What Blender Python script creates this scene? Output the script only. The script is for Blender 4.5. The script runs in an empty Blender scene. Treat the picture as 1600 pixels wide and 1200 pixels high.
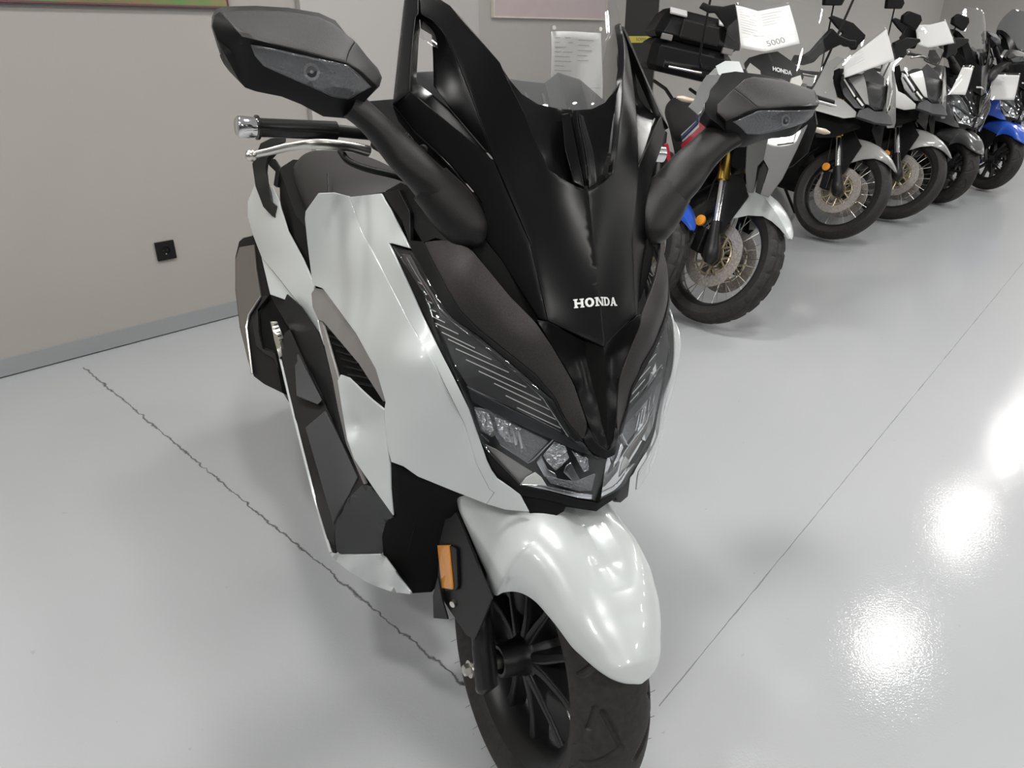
import bpy, bmesh, math, random
import numpy as np
from math import sin, cos, radians, pi, atan2, hypot, sqrt
from mathutils import Vector, Matrix
from mathutils.geometry import delaunay_2d_cdt

SC = bpy.context.scene
COL = SC.collection
random.seed(4)

# ------------------------------------------------------------------ camera model
F, H, PIT = 1130.0, 1.30, radians(25.6)
CAM = np.array([0.0, 0.0, H])

def ray(u, v):
    x, y = (u - 800) / F, (v - 600) / F
    return np.array([x, cos(PIT) - y * sin(PIT), -sin(PIT) - y * cos(PIT)])

def ground(u, v, z=0.0):
    d = ray(u, v); t = (z - H) / d[2]
    return CAM + t * d

def vert(u, v, p0, n):
    """point of the sight line on the vertical plane through p0 with normal n"""
    d = ray(u, v); n = np.array([n[0], n[1], 0.0])
    t = n @ (np.array([p0[0], p0[1], 0.0]) - CAM) / (n @ d)
    return CAM + t * d

class Frame:
    """a vehicle's own axes: x to its right hand side, y forward, z up"""
    def __init__(s, origin, yaw, lean, root=None):
        s.O = np.array(origin, float); cl, sl = cos(lean), sin(lean); cy, sy = cos(yaw), sin(yaw)
        s.M = np.array([[-cl * cy, -cl * sy, sl], [sy, -cy, 0], [sl * cy, sl * sy, cl]])
        s.base = None
    def L(s, u, v, x=None, y=None, z=None):
        o = s.M @ (CAM - s.O); d = s.M @ ray(u, v)
        k, c = (0, x) if x is not None else (1, y) if y is not None else (2, z)
        return o + (c - o[k]) / d[k] * d
    def LP(s, u, v, n, c):
        o = s.M @ (CAM - s.O); d = s.M @ ray(u, v); n = np.array(n, float)
        return o + (c - n @ o) / (n @ d) * d
    def camera(s):
        return s.M @ (CAM - s.O)
    def matrix(s):
        m = Matrix.Identity(4)
        for i in range(3):
            for j in range(3):
                m[i][j] = s.M[j][i]
            m[i][3] = s.O[i]
        return m

class TPS:
    def __init__(s, pts, vals, reg=1e-6):
        P = np.array(pts, float) / 1000.0; n = len(P); s.P = P
        d2 = ((P[:, None] - P[None]) ** 2).sum(-1)
        K = np.where(d2 > 0, d2 * np.log(d2 + 1e-12), 0) + reg * np.eye(n)
        A = np.zeros((n + 3, n + 3)); A[:n, :n] = K; A[:n, n] = 1; A[:n, n + 1:] = P; A[n, :n] = 1; A[n + 1:, :n] = P.T
        s.w = np.linalg.lstsq(A, np.concatenate([vals, np.zeros(3)]), rcond=None)[0]
    def __call__(s, q):
        Q = np.atleast_2d(np.array(q, float)) / 1000.0
        d2 = ((Q[:, None] - s.P[None]) ** 2).sum(-1)
        K = np.where(d2 > 0, d2 * np.log(d2 + 1e-12), 0); n = len(s.P)
        return K @ s.w[:n] + s.w[n] + Q @ s.w[n + 1:]

def polyfit(an, deg=2, ridge=1e-6, w=None):
    P = np.array([(a[0] / 1000, a[1] / 1000) for a in an]); yv = np.array([a[2] for a in an]); W = np.array([a[3] if len(a) > 3 else 1. for a in an])
    c0 = P.mean(0); ex = [(i, j) for i in range(deg + 1) for j in range(deg + 1 - i)]
    B = lambda q: np.stack([(q[:, 0] - c0[0]) ** i * (q[:, 1] - c0[1]) ** j * (10 ** (i + j)) for i, j in ex], 1)
    A = B(P) * W[:, None]; k = np.linalg.solve(A.T @ A + ridge * np.eye(len(ex)), A.T @ (yv * W))
    return lambda q: float((B(np.atleast_2d(np.array(q[:2], float)) / 1000) @ k)[0])

# ------------------------------------------------------------------ materials
MATS = {}
def mat(name, col, rough=.5, metal=0., coat=0., coat_r=.03, spec=.5, bump=None, emit=None, trans=0., ior=1.45, alpha=1., noise=None, sheen=0.):
    if name in MATS: return MATS[name]
    m = bpy.data.materials.new(name); m.use_nodes = True; nt = m.node_tree; b = nt.nodes['Principled BSDF']
    b.inputs['Base Color'].default_value = (*col, 1); b.inputs['Roughness'].default_value = rough
    b.inputs['Metallic'].default_value = metal; b.inputs['Coat Weight'].default_value = coat
    b.inputs['Coat Roughness'].default_value = coat_r; b.inputs['Specular IOR Level'].default_value = spec
    b.inputs['Transmission Weight'].default_value = trans; b.inputs['IOR'].default_value = ior
    b.inputs['Alpha'].default_value = alpha
    if emit: b.inputs['Emission Color'].default_value = (*emit[0], 1); b.inputs['Emission Strength'].default_value = emit[1]
    co = nt.nodes.new('ShaderNodeTexCoord')
    if bump:   # (scale, strength, distance)
        n = nt.nodes.new('ShaderNodeTexNoise'); n.inputs['Scale'].default_value = bump[0]; n.inputs['Detail'].default_value = 3
        bp = nt.nodes.new('ShaderNodeBump'); bp.inputs['Strength'].default_value = bump[1]; bp.inputs['Distance'].default_value = bump[2]
        nt.links.new(co.outputs['Object'], n.inputs['Vector']); nt.links.new(n.outputs['Fac'], bp.inputs['Height'])
        nt.links.new(bp.outputs['Normal'], b.inputs['Normal'])
    if noise:  # (scale, amount, second colour)
        n = nt.nodes.new('ShaderNodeTexNoise'); n.inputs['Scale'].default_value = noise[0]; n.inputs['Detail'].default_value = 4
        r = nt.nodes.new('ShaderNodeMapRange'); r.inputs['From Min'].default_value = .35; r.inputs['From Max'].default_value = .65
        r.inputs['To Max'].default_value = noise[1]
        mx = nt.nodes.new('ShaderNodeMix'); mx.data_type = 'RGBA'; mx.inputs[6].default_value = (*col, 1); mx.inputs[7].default_value = (*noise[2], 1)
        nt.links.new(co.outputs['Object'], n.inputs['Vector']); nt.links.new(n.outputs['Fac'], r.inputs['Value'])
        nt.links.new(r.outputs['Result'], mx.inputs[0]); nt.links.new(mx.outputs[2], b.inputs['Base Color'])
    MATS[name] = m; return m

def clear_mat(name, tint=(1, 1, 1), refl=1.0, ior=1.5, rough=.02, haze=0., f0=.05, fk=.5):
    """thin clear plastic: see-through with a Fresnel reflection"""
    m = bpy.data.materials.new(name); m.use_nodes = True; nt = m.node_tree; nt.nodes.clear()
    out = nt.nodes.new('ShaderNodeOutputMaterial'); tr = nt.nodes.new('ShaderNodeBsdfTransparent'); tr.inputs[0].default_value = (*tint, 1)
    gl = nt.nodes.new('ShaderNodeBsdfGlossy'); gl.inputs['Roughness'].default_value = rough; gl.inputs[0].default_value = (refl, refl, refl, 1)
    lw = nt.nodes.new('ShaderNodeLayerWeight'); lw.inputs['Blend'].default_value = .5
    pw = nt.nodes.new('ShaderNodeMath'); pw.operation = 'POWER'; pw.inputs[1].default_value = 4.
    fr = nt.nodes.new('ShaderNodeMath'); fr.operation = 'MULTIPLY_ADD'; fr.inputs[1].default_value = fk; fr.inputs[2].default_value = f0; mx = nt.nodes.new('ShaderNodeMixShader')
    nt.links.new(lw.outputs['Facing'], pw.inputs[0]); nt.links.new(pw.outputs[0], fr.inputs[0])
    nt.links.new(fr.outputs[0], mx.inputs[0]); nt.links.new(tr.outputs[0], mx.inputs[1]); nt.links.new(gl.outputs[0], mx.inputs[2])
    last = mx
    if haze:
        df = nt.nodes.new('ShaderNodeBsdfDiffuse'); df.inputs[0].default_value = (.8, .8, .8, 1); m2 = nt.nodes.new('ShaderNodeMixShader'); m2.inputs[0].default_value = haze
        nt.links.new(mx.outputs[0], m2.inputs[1]); nt.links.new(df.outputs[0], m2.inputs[2]); last = m2
    nt.links.new(last.outputs[0], out.inputs[0]); MATS[name] = m; return m

WHITE = mat('pearl_white_paint', (.57, .60, .60), .28, metal=.10, coat=1., coat_r=.02)
SATIN = mat('satin_black_plastic', (.002, .002, .0024), .24, spec=.22)
MATTE = mat('black_plastic', (.009, .009, .0095), .42, spec=.22)
INNER = mat('dark_grey_plastic', (.045, .046, .05), .55, bump=(500, .25, .001))
DEEP = mat('deep_black', (.004, .004, .004), .8, spec=.2)
SHOULDER = mat('brown_black_metallic', (.030, .027, .027), .42, metal=.45, bump=(900, .35, .0006), noise=(700, .6, (.062, .054, .054)))
GRAIN = mat('grained_black_plastic', (.014, .013, .013), .40, spec=.30, bump=(1000, .6, .0006))
CHROME = mat('polished_metal', (.80, .80, .81), .12, metal=1.)
ALU = mat('satin_aluminium', (.72, .70, .66), .28, metal=1.)
DARKMETAL = mat('dark_metal', (.05, .05, .052), .38, metal=.6)
CASTBLACK = mat('black_cast_alloy', (.022, .022, .023), .34, metal=.4, bump=(600, .2, .0006))
RUBBER = mat('tyre_rubber', (.022, .020, .019), .6, spec=.35, noise=(90, .7, (.038, .034, .032)))
SEATV = mat('seat_vinyl', (.024, .022, .023), .55, spec=.35, bump=(700, .4, .0008))
SILVER = mat('silver_grey_plastic', (.24, .23, .225), .42, metal=.35, bump=(800, .2, .0005))
BRONZE = mat('bronze_grey_shield', (.17, .155, .14), .45, metal=.5)
AMBER = mat('amber_plastic', (.86, .30, .02), .3, coat=.6, bump=(1500, .5, .0005), noise=(1500, .6, (.85, .40, .06)))
GOLD = mat('gold_anodised', (.75, .50, .10), .22, metal=1.)
BRASS = mat('pale_brass', (.60, .52, .36), .35, metal=.9)
LENS = clear_mat('clear_lens', (.95, .96, .97), 1.0, f0=.045, fk=.07)
SCREEN = clear_mat('clear_screen', (.93, .93, .93), .9, haze=.03)
SMOKE = clear_mat('smoked_lens', (.55, .56, .58), .9, haze=.05, f0=.08)
LAMPDARK = mat('lamp_housing', (.05, .05, .053), .28, metal=.5)
LAMPGREY = mat('lamp_fluting', (.26, .26, .265), .3, metal=.6, bump=(250, 1., .003))
CHARCELL = mat('lamp_reflector', (.65, .65, .66), .12, metal=1., bump=(160, 1., .006))
LAMPWHITE = mat('lamp_light_guide', (.75, .74, .70), .25, coat=1.)
PAPER = mat('paper', (.78, .78, .77), .6)
INK = mat('ink', (.12, .12, .13), .6)
LETTER = mat('silver_lettering', (.85, .85, .85), .3, metal=.3)

# ------------------------------------------------------------------ object helpers
def tag(o, label=None, cat=None, group=None, kind=None):
    if label: o['label'] = label
    if cat: o['category'] = cat
    if group: o['group'] = group
    if kind: o['kind'] = kind
    return o

def link(name, me, material=None, parent=None):
    o = bpy.data.objects.new(name, me); COL.objects.link(o)
    if material is not None: me.materials.append(material)
    if parent is not None: o.parent = parent
    return o

def mesh(name, V, Fc, material, parent=None, smooth=True, angle=40, solid=0, bevel=0, sub=0, segs=2, off=-1):
    me = bpy.data.meshes.new(name); me.from_pydata([tuple(map(float, p)) for p in V], [], Fc); me.validate(); me.update()
    if smooth:
        me.shade_smooth(); me.set_sharp_from_angle(angle=radians(angle))
    o = link(name, me, material, parent)
    if solid:
        s = o.modifiers.new('solid', 'SOLIDIFY'); s.thickness = solid; s.offset = off
    if bevel:
        b = o.modifiers.new('bevel', 'BEVEL'); b.width = bevel; b.segments = segs; b.limit_method = 'ANGLE'; b.angle_limit = radians(35)
    if sub:
        s = o.modifiers.new('sub', 'SUBSURF'); s.levels = sub; s.render_levels = sub
    return o

def mirrored(o, name=None, shift=0.):
    """the same piece for the other side of the machine"""
    me = o.data.copy(); me.flip_normals() if False else None
    for v in me.vertices: v.co.x = shift - v.co.x
    me.flip_normals()
    c = o.copy(); c.data = me; COL.objects.link(c)
    return c

def empty(name, parent=None, mtx=None):
    o = bpy.data.objects.new(name, None); COL.objects.link(o); o.empty_display_size = .1
    if parent is not None: o.parent = parent
    if mtx is not None: o.matrix_world = mtx
    return o

def resample(P, step):
    out = []; n = len(P)
    for i in range(n):
        a, b = P[i], P[(i + 1) % n]
        k = max(1, int(math.ceil(hypot(b[0] - a[0], b[1] - a[1]) / step)))
        for j in range(k):
            t = j / k
            out.append((a[0] + (b[0] - a[0]) * t, a[1] + (b[1] - a[1]) * t, i, t))
    return out

def inside(P, x, y):
    c = False; n = len(P); j = n - 1
    for i in range(n):
        if (P[i][1] > y) != (P[j][1] > y) and x < (P[j][0] - P[i][0]) * (y - P[i][1]) / (P[j][1] - P[i][1]) + P[i][0]: c = not c
        j = i
    return c

def C(u, v): return ('C', u, v)            # a point on the machine's centre plane
def Y(u, v, y): return ('Y', u, v, y)      # a point at a given distance along the machine

def smooth_outline(pts, it):
    """rounds the corners of an outline a little"""
    for _ in range(it):
        out = []
        n = len(pts)
        for i in range(n):
            a, p, b = pts[i - 1], pts[i], pts[(i + 1) % n]
            if p[0] == 'C' : out.append(p); continue
            uv = lambda q: (q[1], q[2]) if q[0] in ('C', 'Y') else (q[0], q[1])
            pa, pp, pb = uv(a), uv(p), uv(b)
            for q in (pa, pb):
                L = hypot(q[0] - pp[0], q[1] - pp[1]) or 1; f = min(.25, 5 / L)
                nu, nv = pp[0] + (q[0] - pp[0]) * f, pp[1] + (q[1] - pp[1]) * f
                out.append(('Y', nu, nv, p[3]) if p[0] == 'Y' else (nu, nv) + tuple(p[2:]))
        pts = out
    return pts

def panel(fr, name, outline, material, parent, extra=(), holes=(), base=None, step=9, thick=.004, bevel=.0012, mirror='copy', dy=0., rnd=0, edge_step=None, shift=0.):
    """a curved sheet of bodywork, given by its outline in the frame's own space"""
    if base is None: base = fr.base
    if rnd: outline = smooth_outline(outline, rnd)
    def resolve(p):
        if p[0] == 'C': return (p[1], p[2]), fr.L(p[1], p[2], x=0)[1], True
        if p[0] == 'Y': return (p[1], p[2]), p[3], False
        return (p[0], p[1]), float(base((p[0], p[1]))) + dy + (p[2] if len(p) > 2 else 0), False
    R = [resolve(p) for p in outline]
    ctrl = R + [resolve(p) for p in extra]
    loops = [R] + [[resolve(p) for p in h] for h in holes]
    for h in loops[1:]: ctrl = ctrl + h
    uv = []; dv = []; seen = set()
    for c in ctrl:
        k = (round(c[0][0], 1), round(c[0][1], 1))
        if k in seen: continue
        seen.add(k); uv.append(c[0]); dv.append(c[1] - float(base(c[0])))
    if max(dv) - min(dv) < 1e-6 or len(uv) < 3: f = lambda q: np.full(len(q), dv[0])
    else:
        tps = TPS(uv, np.array(dv)); f = lambda q: tps(q)
    P2 = []; E = []; cen = []
    for lp in loops:
        rs = resample([c[0] for c in lp], edge_step or step); s0 = len(P2)
        for (u, v, i, t) in rs:
            P2.append((u, v)); cen.append(lp[i][2] and (t == 0 or lp[(i + 1) % len(lp)][2]))
        n = len(rs); E += [(s0 + k, s0 + (k + 1) % n) for k in range(n)]
    n_edge = len(P2); outer = [c[0] for c in R]
    us = [p[0] for p in P2]; vs = [p[1] for p in P2]; row = 0
    segs = [(np.array(P2[a]), np.array(P2[b])) for a, b in E]
    A = np.array([s[0] for s in segs]); B = np.array([s[1] for s in segs]); D = B - A; DD = (D ** 2).sum(1) + 1e-9
    v = min(vs) + step * .5
    while v < max(vs):
        u = min(us) + (step * .5 if row % 2 else 0)
        while u < max(us):
            if inside(outer, u, v) and not any(inside([c[0] for c in h], u, v) for h in loops[1:]):
                q = np.array([u, v]); t = np.clip(((q - A) * D).sum(1) / DD, 0, 1)
                if (((A + D * t[:, None] - q) ** 2).sum(1)).min() > (step * .45) ** 2:
                    P2.append((u, v)); cen.append(False)
            u += step
        v += step * .87; row += 1
    res = delaunay_2d_cdt([Vector(p) for p in P2], E, [], 2, 1e-5)
    co, faces, orig = res[0], res[2], res[3]
    Q = [(c[0], c[1]) for c in co]
    yb = np.array([float(base(q)) for q in Q]) + f(Q)
    cs = [(np.array(c[0]), np.array(lp[(i + 1) % len(lp)][0])) for lp in loops for i, c in enumerate(lp) if c[2] and lp[(i + 1) % len(lp)][2]]
    csegs = None
    if cs: csegs = (np.array([a for a, b in cs]), np.array([b - a for a, b in cs]), np.array([((b - a) ** 2).sum() + 1e-9 for a, b in cs]))
    V = []
    for k, q in enumerate(Q):
        isc = any(cen[o] for o in orig[k]) if orig[k] else False
        p = fr.L(q[0], q[1], x=0) if isc else fr.L(q[0], q[1], y=yb[k])
        if mirror == 'join' and not isc and csegs is not None:
            t = np.clip(((np.array(q) - csegs[0]) * csegs[1]).sum(1) / csegs[2], 0, 1)
            d_ = math.sqrt((((csegs[0] + csegs[1] * t[:, None] - np.array(q)) ** 2).sum(1)).min())
            if d_ < 45 and p[0] < .0005 * d_: p = fr.L(q[0], q[1], x=.0005 * d_)
        V.append(p)
    V = np.array(V); camp = fr.camera(); Fc = []
    for fc in faces:
        a, b, c = V[fc[0]], V[fc[1]], V[fc[2]]
        n = np.cross(b - a, c - a)
        Fc.append(list(fc) if n @ (camp - a) > 0 else list(fc)[::-1])
    # relax the inner vertices so that reflections run smoothly
    fixed = set()
    for k in range(len(V)):
        if orig[k] and min(orig[k]) < n_edge: fixed.add(k)
    nb = [set() for _ in V]
    for fc in Fc:
        for i in range(3): nb[fc[i]].add(fc[i - 1]); nb[fc[i]].add(fc[(i + 1) % 3])
    for it in range(10 if mirror == 'join' else 4):
        W = V.copy()
        for k in range(len(V)):
            if k in fixed or not nb[k]: continue
            W[k] = V[k] * .5 + .5 * np.mean([V[j] for j in nb[k]], 0)
        V = W
    V = [tuple(p) for p in V]
    if mirror == 'join':
        n = len(V); mp = {}; V2 = list(V)
        for i, p in enumerate(V):
            if abs(p[0]) < 1e-5: mp[i] = i
            else: mp[i] = len(V2); V2.append((-p[0], p[1], p[2]))
        Fc = Fc + [[mp[i] for i in fc][::-1] for fc in Fc]; V = V2
    o = mesh(name, V, Fc, material, parent, angle=30, solid=thick, bevel=bevel)
    wn_ = o.modifiers.new('normals', 'WEIGHTED_NORMAL'); wn_.keep_sharp = True
    if mirror == 'copy':
        c = mirrored(o, shift=shift); return o, c
    return o

def line_strip(fr, name, pts, w, material, parent, base=None, dy=0., mirror=True, join_into=None):
    """thin raised line along a pixel path (several paths make one mesh)"""
    base = base or fr.base; V = []; Fc = []
    for path in pts:
        P = [fr.L(p[0], p[1], y=(p[3] if len(p) > 3 else float(base(p[:2])) + dy)) for p in path]
        tube_into(V, Fc, P, [w] * len(P), 6)
    o = mesh(name, V, Fc, material, parent)
    if mirror: return o, mirrored(o)
    return o

def tube_into(V, Fc, P, R, n=10, cap=True, flat=None, up=None):
    P = [np.array(p, float) for p in P]; s0 = len(V); m = len(P)
    ref = np.array(up if up is not None else (0.13, .21, .97))
    for i, p in enumerate(P):
        t = P[min(i + 1, m - 1)] - P[max(i - 1, 0)]; t = t / (np.linalg.norm(t) + 1e-9)
        a = np.cross(t, ref); a = a / (np.linalg.norm(a) + 1e-9); b = np.cross(a, t)
        r = R[i]; ra, rb = (r if isinstance(r, (tuple, list)) else (r, r))
        for k in range(n):
            th = 2 * pi * k / n; V.append(tuple(p + a * ra * cos(th) + b * rb * sin(th)))
    for i in range(m - 1):
        for k in range(n):
            q = s0 + i * n; Fc.append([q + k, q + (k + 1) % n, q + n + (k + 1) % n, q + n + k])
    if cap:
        Fc.append([s0 + k for k in range(n)][::-1]); Fc.append([s0 + (m - 1) * n + k for k in range(n)])

def catmull(P, k=6):
    P = [np.array(p, float) for p in P]; out = []
    for i in range(len(P) - 1):
        p0 = P[i - 1] if i else 2 * P[0] - P[1]; p1, p2 = P[i], P[i + 1]; p3 = P[i + 2] if i + 2 < len(P) else 2 * P[-1] - P[-2]
        for j in range(k):
            t = j / k; out.append(.5 * (2 * p1 + (p2 - p0) * t + (2 * p0 - 5 * p1 + 4 * p2 - p3) * t * t + (3 * p1 - p0 - 3 * p2 + p3) * t ** 3))
    out.append(P[-1]); return out

def tube(name, P, R, material, parent=None, n=12, spline=0, up=None, bevel=0, angle=50):
    if not isinstance(R, list): R = [R] * len(P)
    if spline:
        k = spline; P4 = catmull([tuple(p) + ((r if isinstance(r, tuple) else (r, r))) for p, r in zip(P, R)], k)
        P = [q[:3] for q in P4]; R = [(q[3], q[4]) for q in P4]
    V = []; Fc = []; tube_into(V, Fc, P, R, n, up=up)
    return mesh(name, V, Fc, material, parent, angle=angle, bevel=bevel)

def tubes(name, paths, r, material, parent=None, n=8):
    V = []; Fc = []
    for P in paths: tube_into(V, Fc, P, [r] * len(P) if not isinstance(r, list) else r, n)
    return mesh(name, V, Fc, material, parent)

def box_into(V, Fc, c, s, M=None):
    s0 = len(V)
    for dx in (-.5, .5):
        for dy_ in (-.5, .5):
            for dz in (-.5, .5):
                p = Vector((dx * s[0], dy_ * s[1], dz * s[2]))
                if M is not None: p = M @ p
                V.append((p[0] + c[0], p[1] + c[1], p[2] + c[2]))
    for f in ((0, 1, 3, 2), (4, 6, 7, 5), (0, 4, 5, 1), (2, 3, 7, 6), (0, 2, 6, 4), (1, 5, 7, 3)): Fc.append([s0 + i for i in f])

def box(name, c, s, material, parent=None, M=None, bevel=.003):
    V = []; Fc = []; box_into(V, Fc, c, s, M)
    return mesh(name, V, Fc, material, parent, smooth=False, bevel=bevel)

def solid_hull(name, pts, material, parent=None, bevel=.004, segs=3, smooth=True):
    bm = bmesh.new()
    for p in pts: bm.verts.new(p)
    r = bmesh.ops.convex_hull(bm, input=bm.verts)
    bmesh.ops.delete(bm, geom=[v for v in bm.verts if not v.link_faces], context='VERTS')
    bmesh.ops.dissolve_limit(bm, angle_limit=radians(3), verts=bm.verts, edges=bm.edges)
    bmesh.ops.recalc_face_normals(bm, faces=bm.faces)
    me = bpy.data.meshes.new(name); bm.to_mesh(me); bm.free()
    if smooth: me.shade_smooth(); me.set_sharp_from_angle(angle=radians(25))
    o = link(name, me, material, parent)
    if bevel:
        b = o.modifiers.new('bevel', 'BEVEL'); b.width = bevel; b.segments = segs; b.limit_method = 'ANGLE'; b.angle_limit = radians(12)
    return o

def lathe(name, prof, material, parent=None, n=64, axis='x', xf=None, angle=35, closed=False):
    """prof: (offset along the axis, radius) pairs"""
    V = []; Fc = []; m = len(prof)
    for i in range(n):
        a = 2 * pi * i / n
        for (t, r) in prof: V.append((t, r * cos(a), r * sin(a)))
    mm = m if closed else m - 1
    for i in range(n):
        for j in range(mm):
            a, b = i * m + j, i * m + (j + 1) % m; c, d = ((i + 1) % n) * m + (j + 1) % m, ((i + 1) % n) * m + j
            Fc.append([a, d, c, b])
    if xf: V = [xf(p) for p in V]
    return mesh(name, V, Fc, material, parent, angle=angle)

def loft(name, rings, material, parent=None, cap=True, angle=40, bevel=0, sub=0, closed=True):
    n = len(rings[0]); V = [tuple(p) for r in rings for p in r]; Fc = []
    for i in range(len(rings) - 1):
        for k in range(n if closed else n - 1):
            Fc.append([i * n + k, i * n + (k + 1) % n, (i + 1) * n + (k + 1) % n, (i + 1) * n + k])
    if cap: Fc.append(list(range(n))[::-1]); Fc.append([(len(rings) - 1) * n + k for k in range(n)])
    o = mesh(name, V, Fc, material, parent, angle=angle, bevel=bevel, sub=sub)
    bm = bmesh.new(); bm.from_mesh(o.data); bmesh.ops.recalc_face_normals(bm, faces=bm.faces); bm.to_mesh(o.data); bm.free()
    return o

def text_mesh(name, body, size, material, parent, origin, right, up, depth=.0006, align='CENTER', bold=0., xscale=1.):
    cu = bpy.data.curves.new(name, 'FONT'); cu.body = body; cu.size = size; cu.align_x = align; cu.align_y = 'CENTER'; cu.extrude = depth; cu.offset = bold
    t = bpy.data.objects.new(name, cu); COL.objects.link(t)
    dg = bpy.context.evaluated_depsgraph_get(); me = bpy.data.meshes.new_from_object(t.evaluated_get(dg)); bpy.data.objects.remove(t); bpy.data.curves.remove(cu)
    right = np.array(right, float); right /= np.linalg.norm(right); up = np.array(up, float); up -= right * (up @ right); up /= np.linalg.norm(up); n = np.cross(right, up)
    for v in me.vertices:
        p = np.array(origin) + right * v.co.x * xscale + up * v.co.y + n * v.co.z; v.co = Vector(p)
    me.materials.clear()
    return link(name, me, material, parent)
# ------------------------------------------------------------------ the room
A_ = ground(0, 589); B_ = ground(370, 491.5)
wd = B_ - A_; wd[2] = 0; wd /= np.linalg.norm(wd)            # along the wall
wn = np.array([wd[1], -wd[0], 0.])                            # out of the wall, into the room
HC = 3.05                                                      # ceiling height
def wp(s, out, z): p = A_ + wd * s + wn * out; return (p[0], p[1], z)
def wall_s(u, v): p = vert(u, v, A_, wn); return float((p - A_) @ wd), float(p[2])

def slab(name, s0, s1, o0, o1, z0, z1, m, kind='structure', parent=None, bevel=0):
    V = [wp(s, o, z) for s in (s0, s1) for o in (o0, o1) for z in (z0, z1)]
    ob = mesh(name, V, [[0, 1, 3, 2], [4, 6, 7, 5], [0, 4, 5, 1], [2, 3, 7, 6], [0, 2, 6, 4], [1, 5, 7, 3]], m, parent, smooth=False, bevel=bevel)
    bm = bmesh.new(); bm.from_mesh(ob.data); bmesh.ops.recalc_face_normals(bm, faces=bm.faces); bm.to_mesh(ob.data); bm.free()
    if kind: tag(ob, kind=kind)
    return ob

def floor_material():
    m = bpy.data.materials.new('grey_epoxy_floor'); m.use_nodes = True; nt = m.node_tree; b = nt.nodes['Principled BSDF']; N = nt.nodes.new; K = nt.links.new
    geo = N('ShaderNodeNewGeometry'); sep = N('ShaderNodeSeparateXYZ'); K(geo.outputs['Position'], sep.inputs[0])
    def M(op, a, c=None, d=None):
        n = N('ShaderNodeMath'); n.operation = op
        for i, x in enumerate((a, c, d)):
            if x is None: continue
            if isinstance(x, (int, float)): n.inputs[i].default_value = float(x)
            else: K(x, n.inputs[i])
        return n.outputs[0]
    def noise(scale, detail=3, w=0):
        n = N('ShaderNodeTexNoise'); n.inputs['Scale'].default_value = scale; n.inputs['Detail'].default_value = detail; K(geo.outputs['Position'], n.inputs['Vector']); return n.outputs['Fac']
    jag = M('MULTIPLY', M('SUBTRACT', noise(28, 5), .5), .03); jag2 = M('MULTIPLY', M('SUBTRACT', noise(140, 3), .5), .006)
    def crack(p, q, w, wob, ends=None):
        d = np.array([q[0] - p[0], q[1] - p[1]]); L = np.linalg.norm(d); d /= L; n = np.array([-d[1], d[0]])
        dist = M('ADD', M('ADD', M('MULTIPLY', sep.outputs[0], n[0]), M('MULTIPLY', sep.outputs[1], n[1])), -(n[0] * p[0] + n[1] * p[1]))
        dist = M('ABSOLUTE', M('ADD', dist, M('MULTIPLY', M('ADD', jag, jag2), wob)))
        wid = M('MULTIPLY', M('POWER', noise(9, 4), 2.), w * 4)
        r = M('SUBTRACT', 1.0, M('SMOOTH_MIN', M('DIVIDE', dist, wid), 1.0, .1)); r = M('MAXIMUM', r, 0.)
        al = M('ADD', M('ADD', M('MULTIPLY', sep.outputs[0], d[0]), M('MULTIPLY', sep.outputs[1], d[1])), -(d[0] * p[0] + d[1] * p[1]))
        g = M('MULTIPLY', M('GREATER_THAN', al, 0.), M('LESS_THAN', al, L if ends is None else ends))
        return M('MULTIPLY', r, g)
    c1 = crack(ground(130, 572), ground(700, 1045), .0042, 1., 6.)
    c2 = crack(ground(1030, 1100), ground(1519, 506), .0016, .12, 9.)
    c3 = M('MULTIPLY', crack(ground(82, 628), ground(168, 605), .0012, .3), .35)
    c4 = M('MULTIPLY', crack(ground(215, 570), ground(330, 535), .0010, .3), .25)
    cc = M('MINIMUM', M('ADD', M('ADD', c1, M('MULTIPLY', c2, .55)), M('ADD', c3, c4)), 1.)
    # scuffs and specks
    sp = M('MULTIPLY', M('GREATER_THAN', noise(36, 6), .735), .5)
    base = N('ShaderNodeMix'); base.data_type = 'RGBA'; base.inputs[6].default_value = (.375, .388, .405, 1); base.inputs[7].default_value = (.41, .42, .435, 1)
    K(noise(1.1, 2), base.inputs[0])
    mx = N('ShaderNodeMix'); mx.data_type = 'RGBA'; K(M('MULTIPLY', M('ADD', cc, M('MULTIPLY', sp, .35)), .93), mx.inputs[0]); K(base.outputs[2], mx.inputs[6]); mx.inputs[7].default_value = (.03, .03, .03, 1)
    K(mx.outputs[2], b.inputs['Base Color'])
    b.inputs['Roughness'].default_value = .45; b.inputs['Specular IOR Level'].default_value = .3
    b.inputs['Coat Weight'].default_value = .6; b.inputs['Coat Roughness'].default_value = .07
    hgt = M('SUBTRACT', M('ADD', M('MULTIPLY', noise(190, 2), .00030), M('MULTIPLY', noise(12, 2), .0004)), M('MULTIPLY', cc, .002))
    bp = N('ShaderNodeBump'); bp.inputs['Strength'].default_value = 1.; bp.inputs['Distance'].default_value = 1.; K(hgt, bp.inputs['Height']); K(bp.outputs[0], b.inputs['Normal']); K(bp.outputs[0], b.inputs['Coat Normal'])
    return m

WALL = mat('greige_wall_paint', (.345, .327, .305), .75, noise=(1.2, .5, (.365, .342, .32)), bump=(60, .15, .002))
WALL2 = mat('pale_wall_paint', (.60, .58, .555), .75, bump=(60, .15, .002))
CEIL = mat('ceiling_paint', (.66, .66, .65), .85)
SKIRT = mat('skirting_paint', (.27, .28, .29), .5, bump=(40, .3, .003))
CABBLACK = mat('cabinet_black', (.008, .008, .008), .6)

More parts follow.
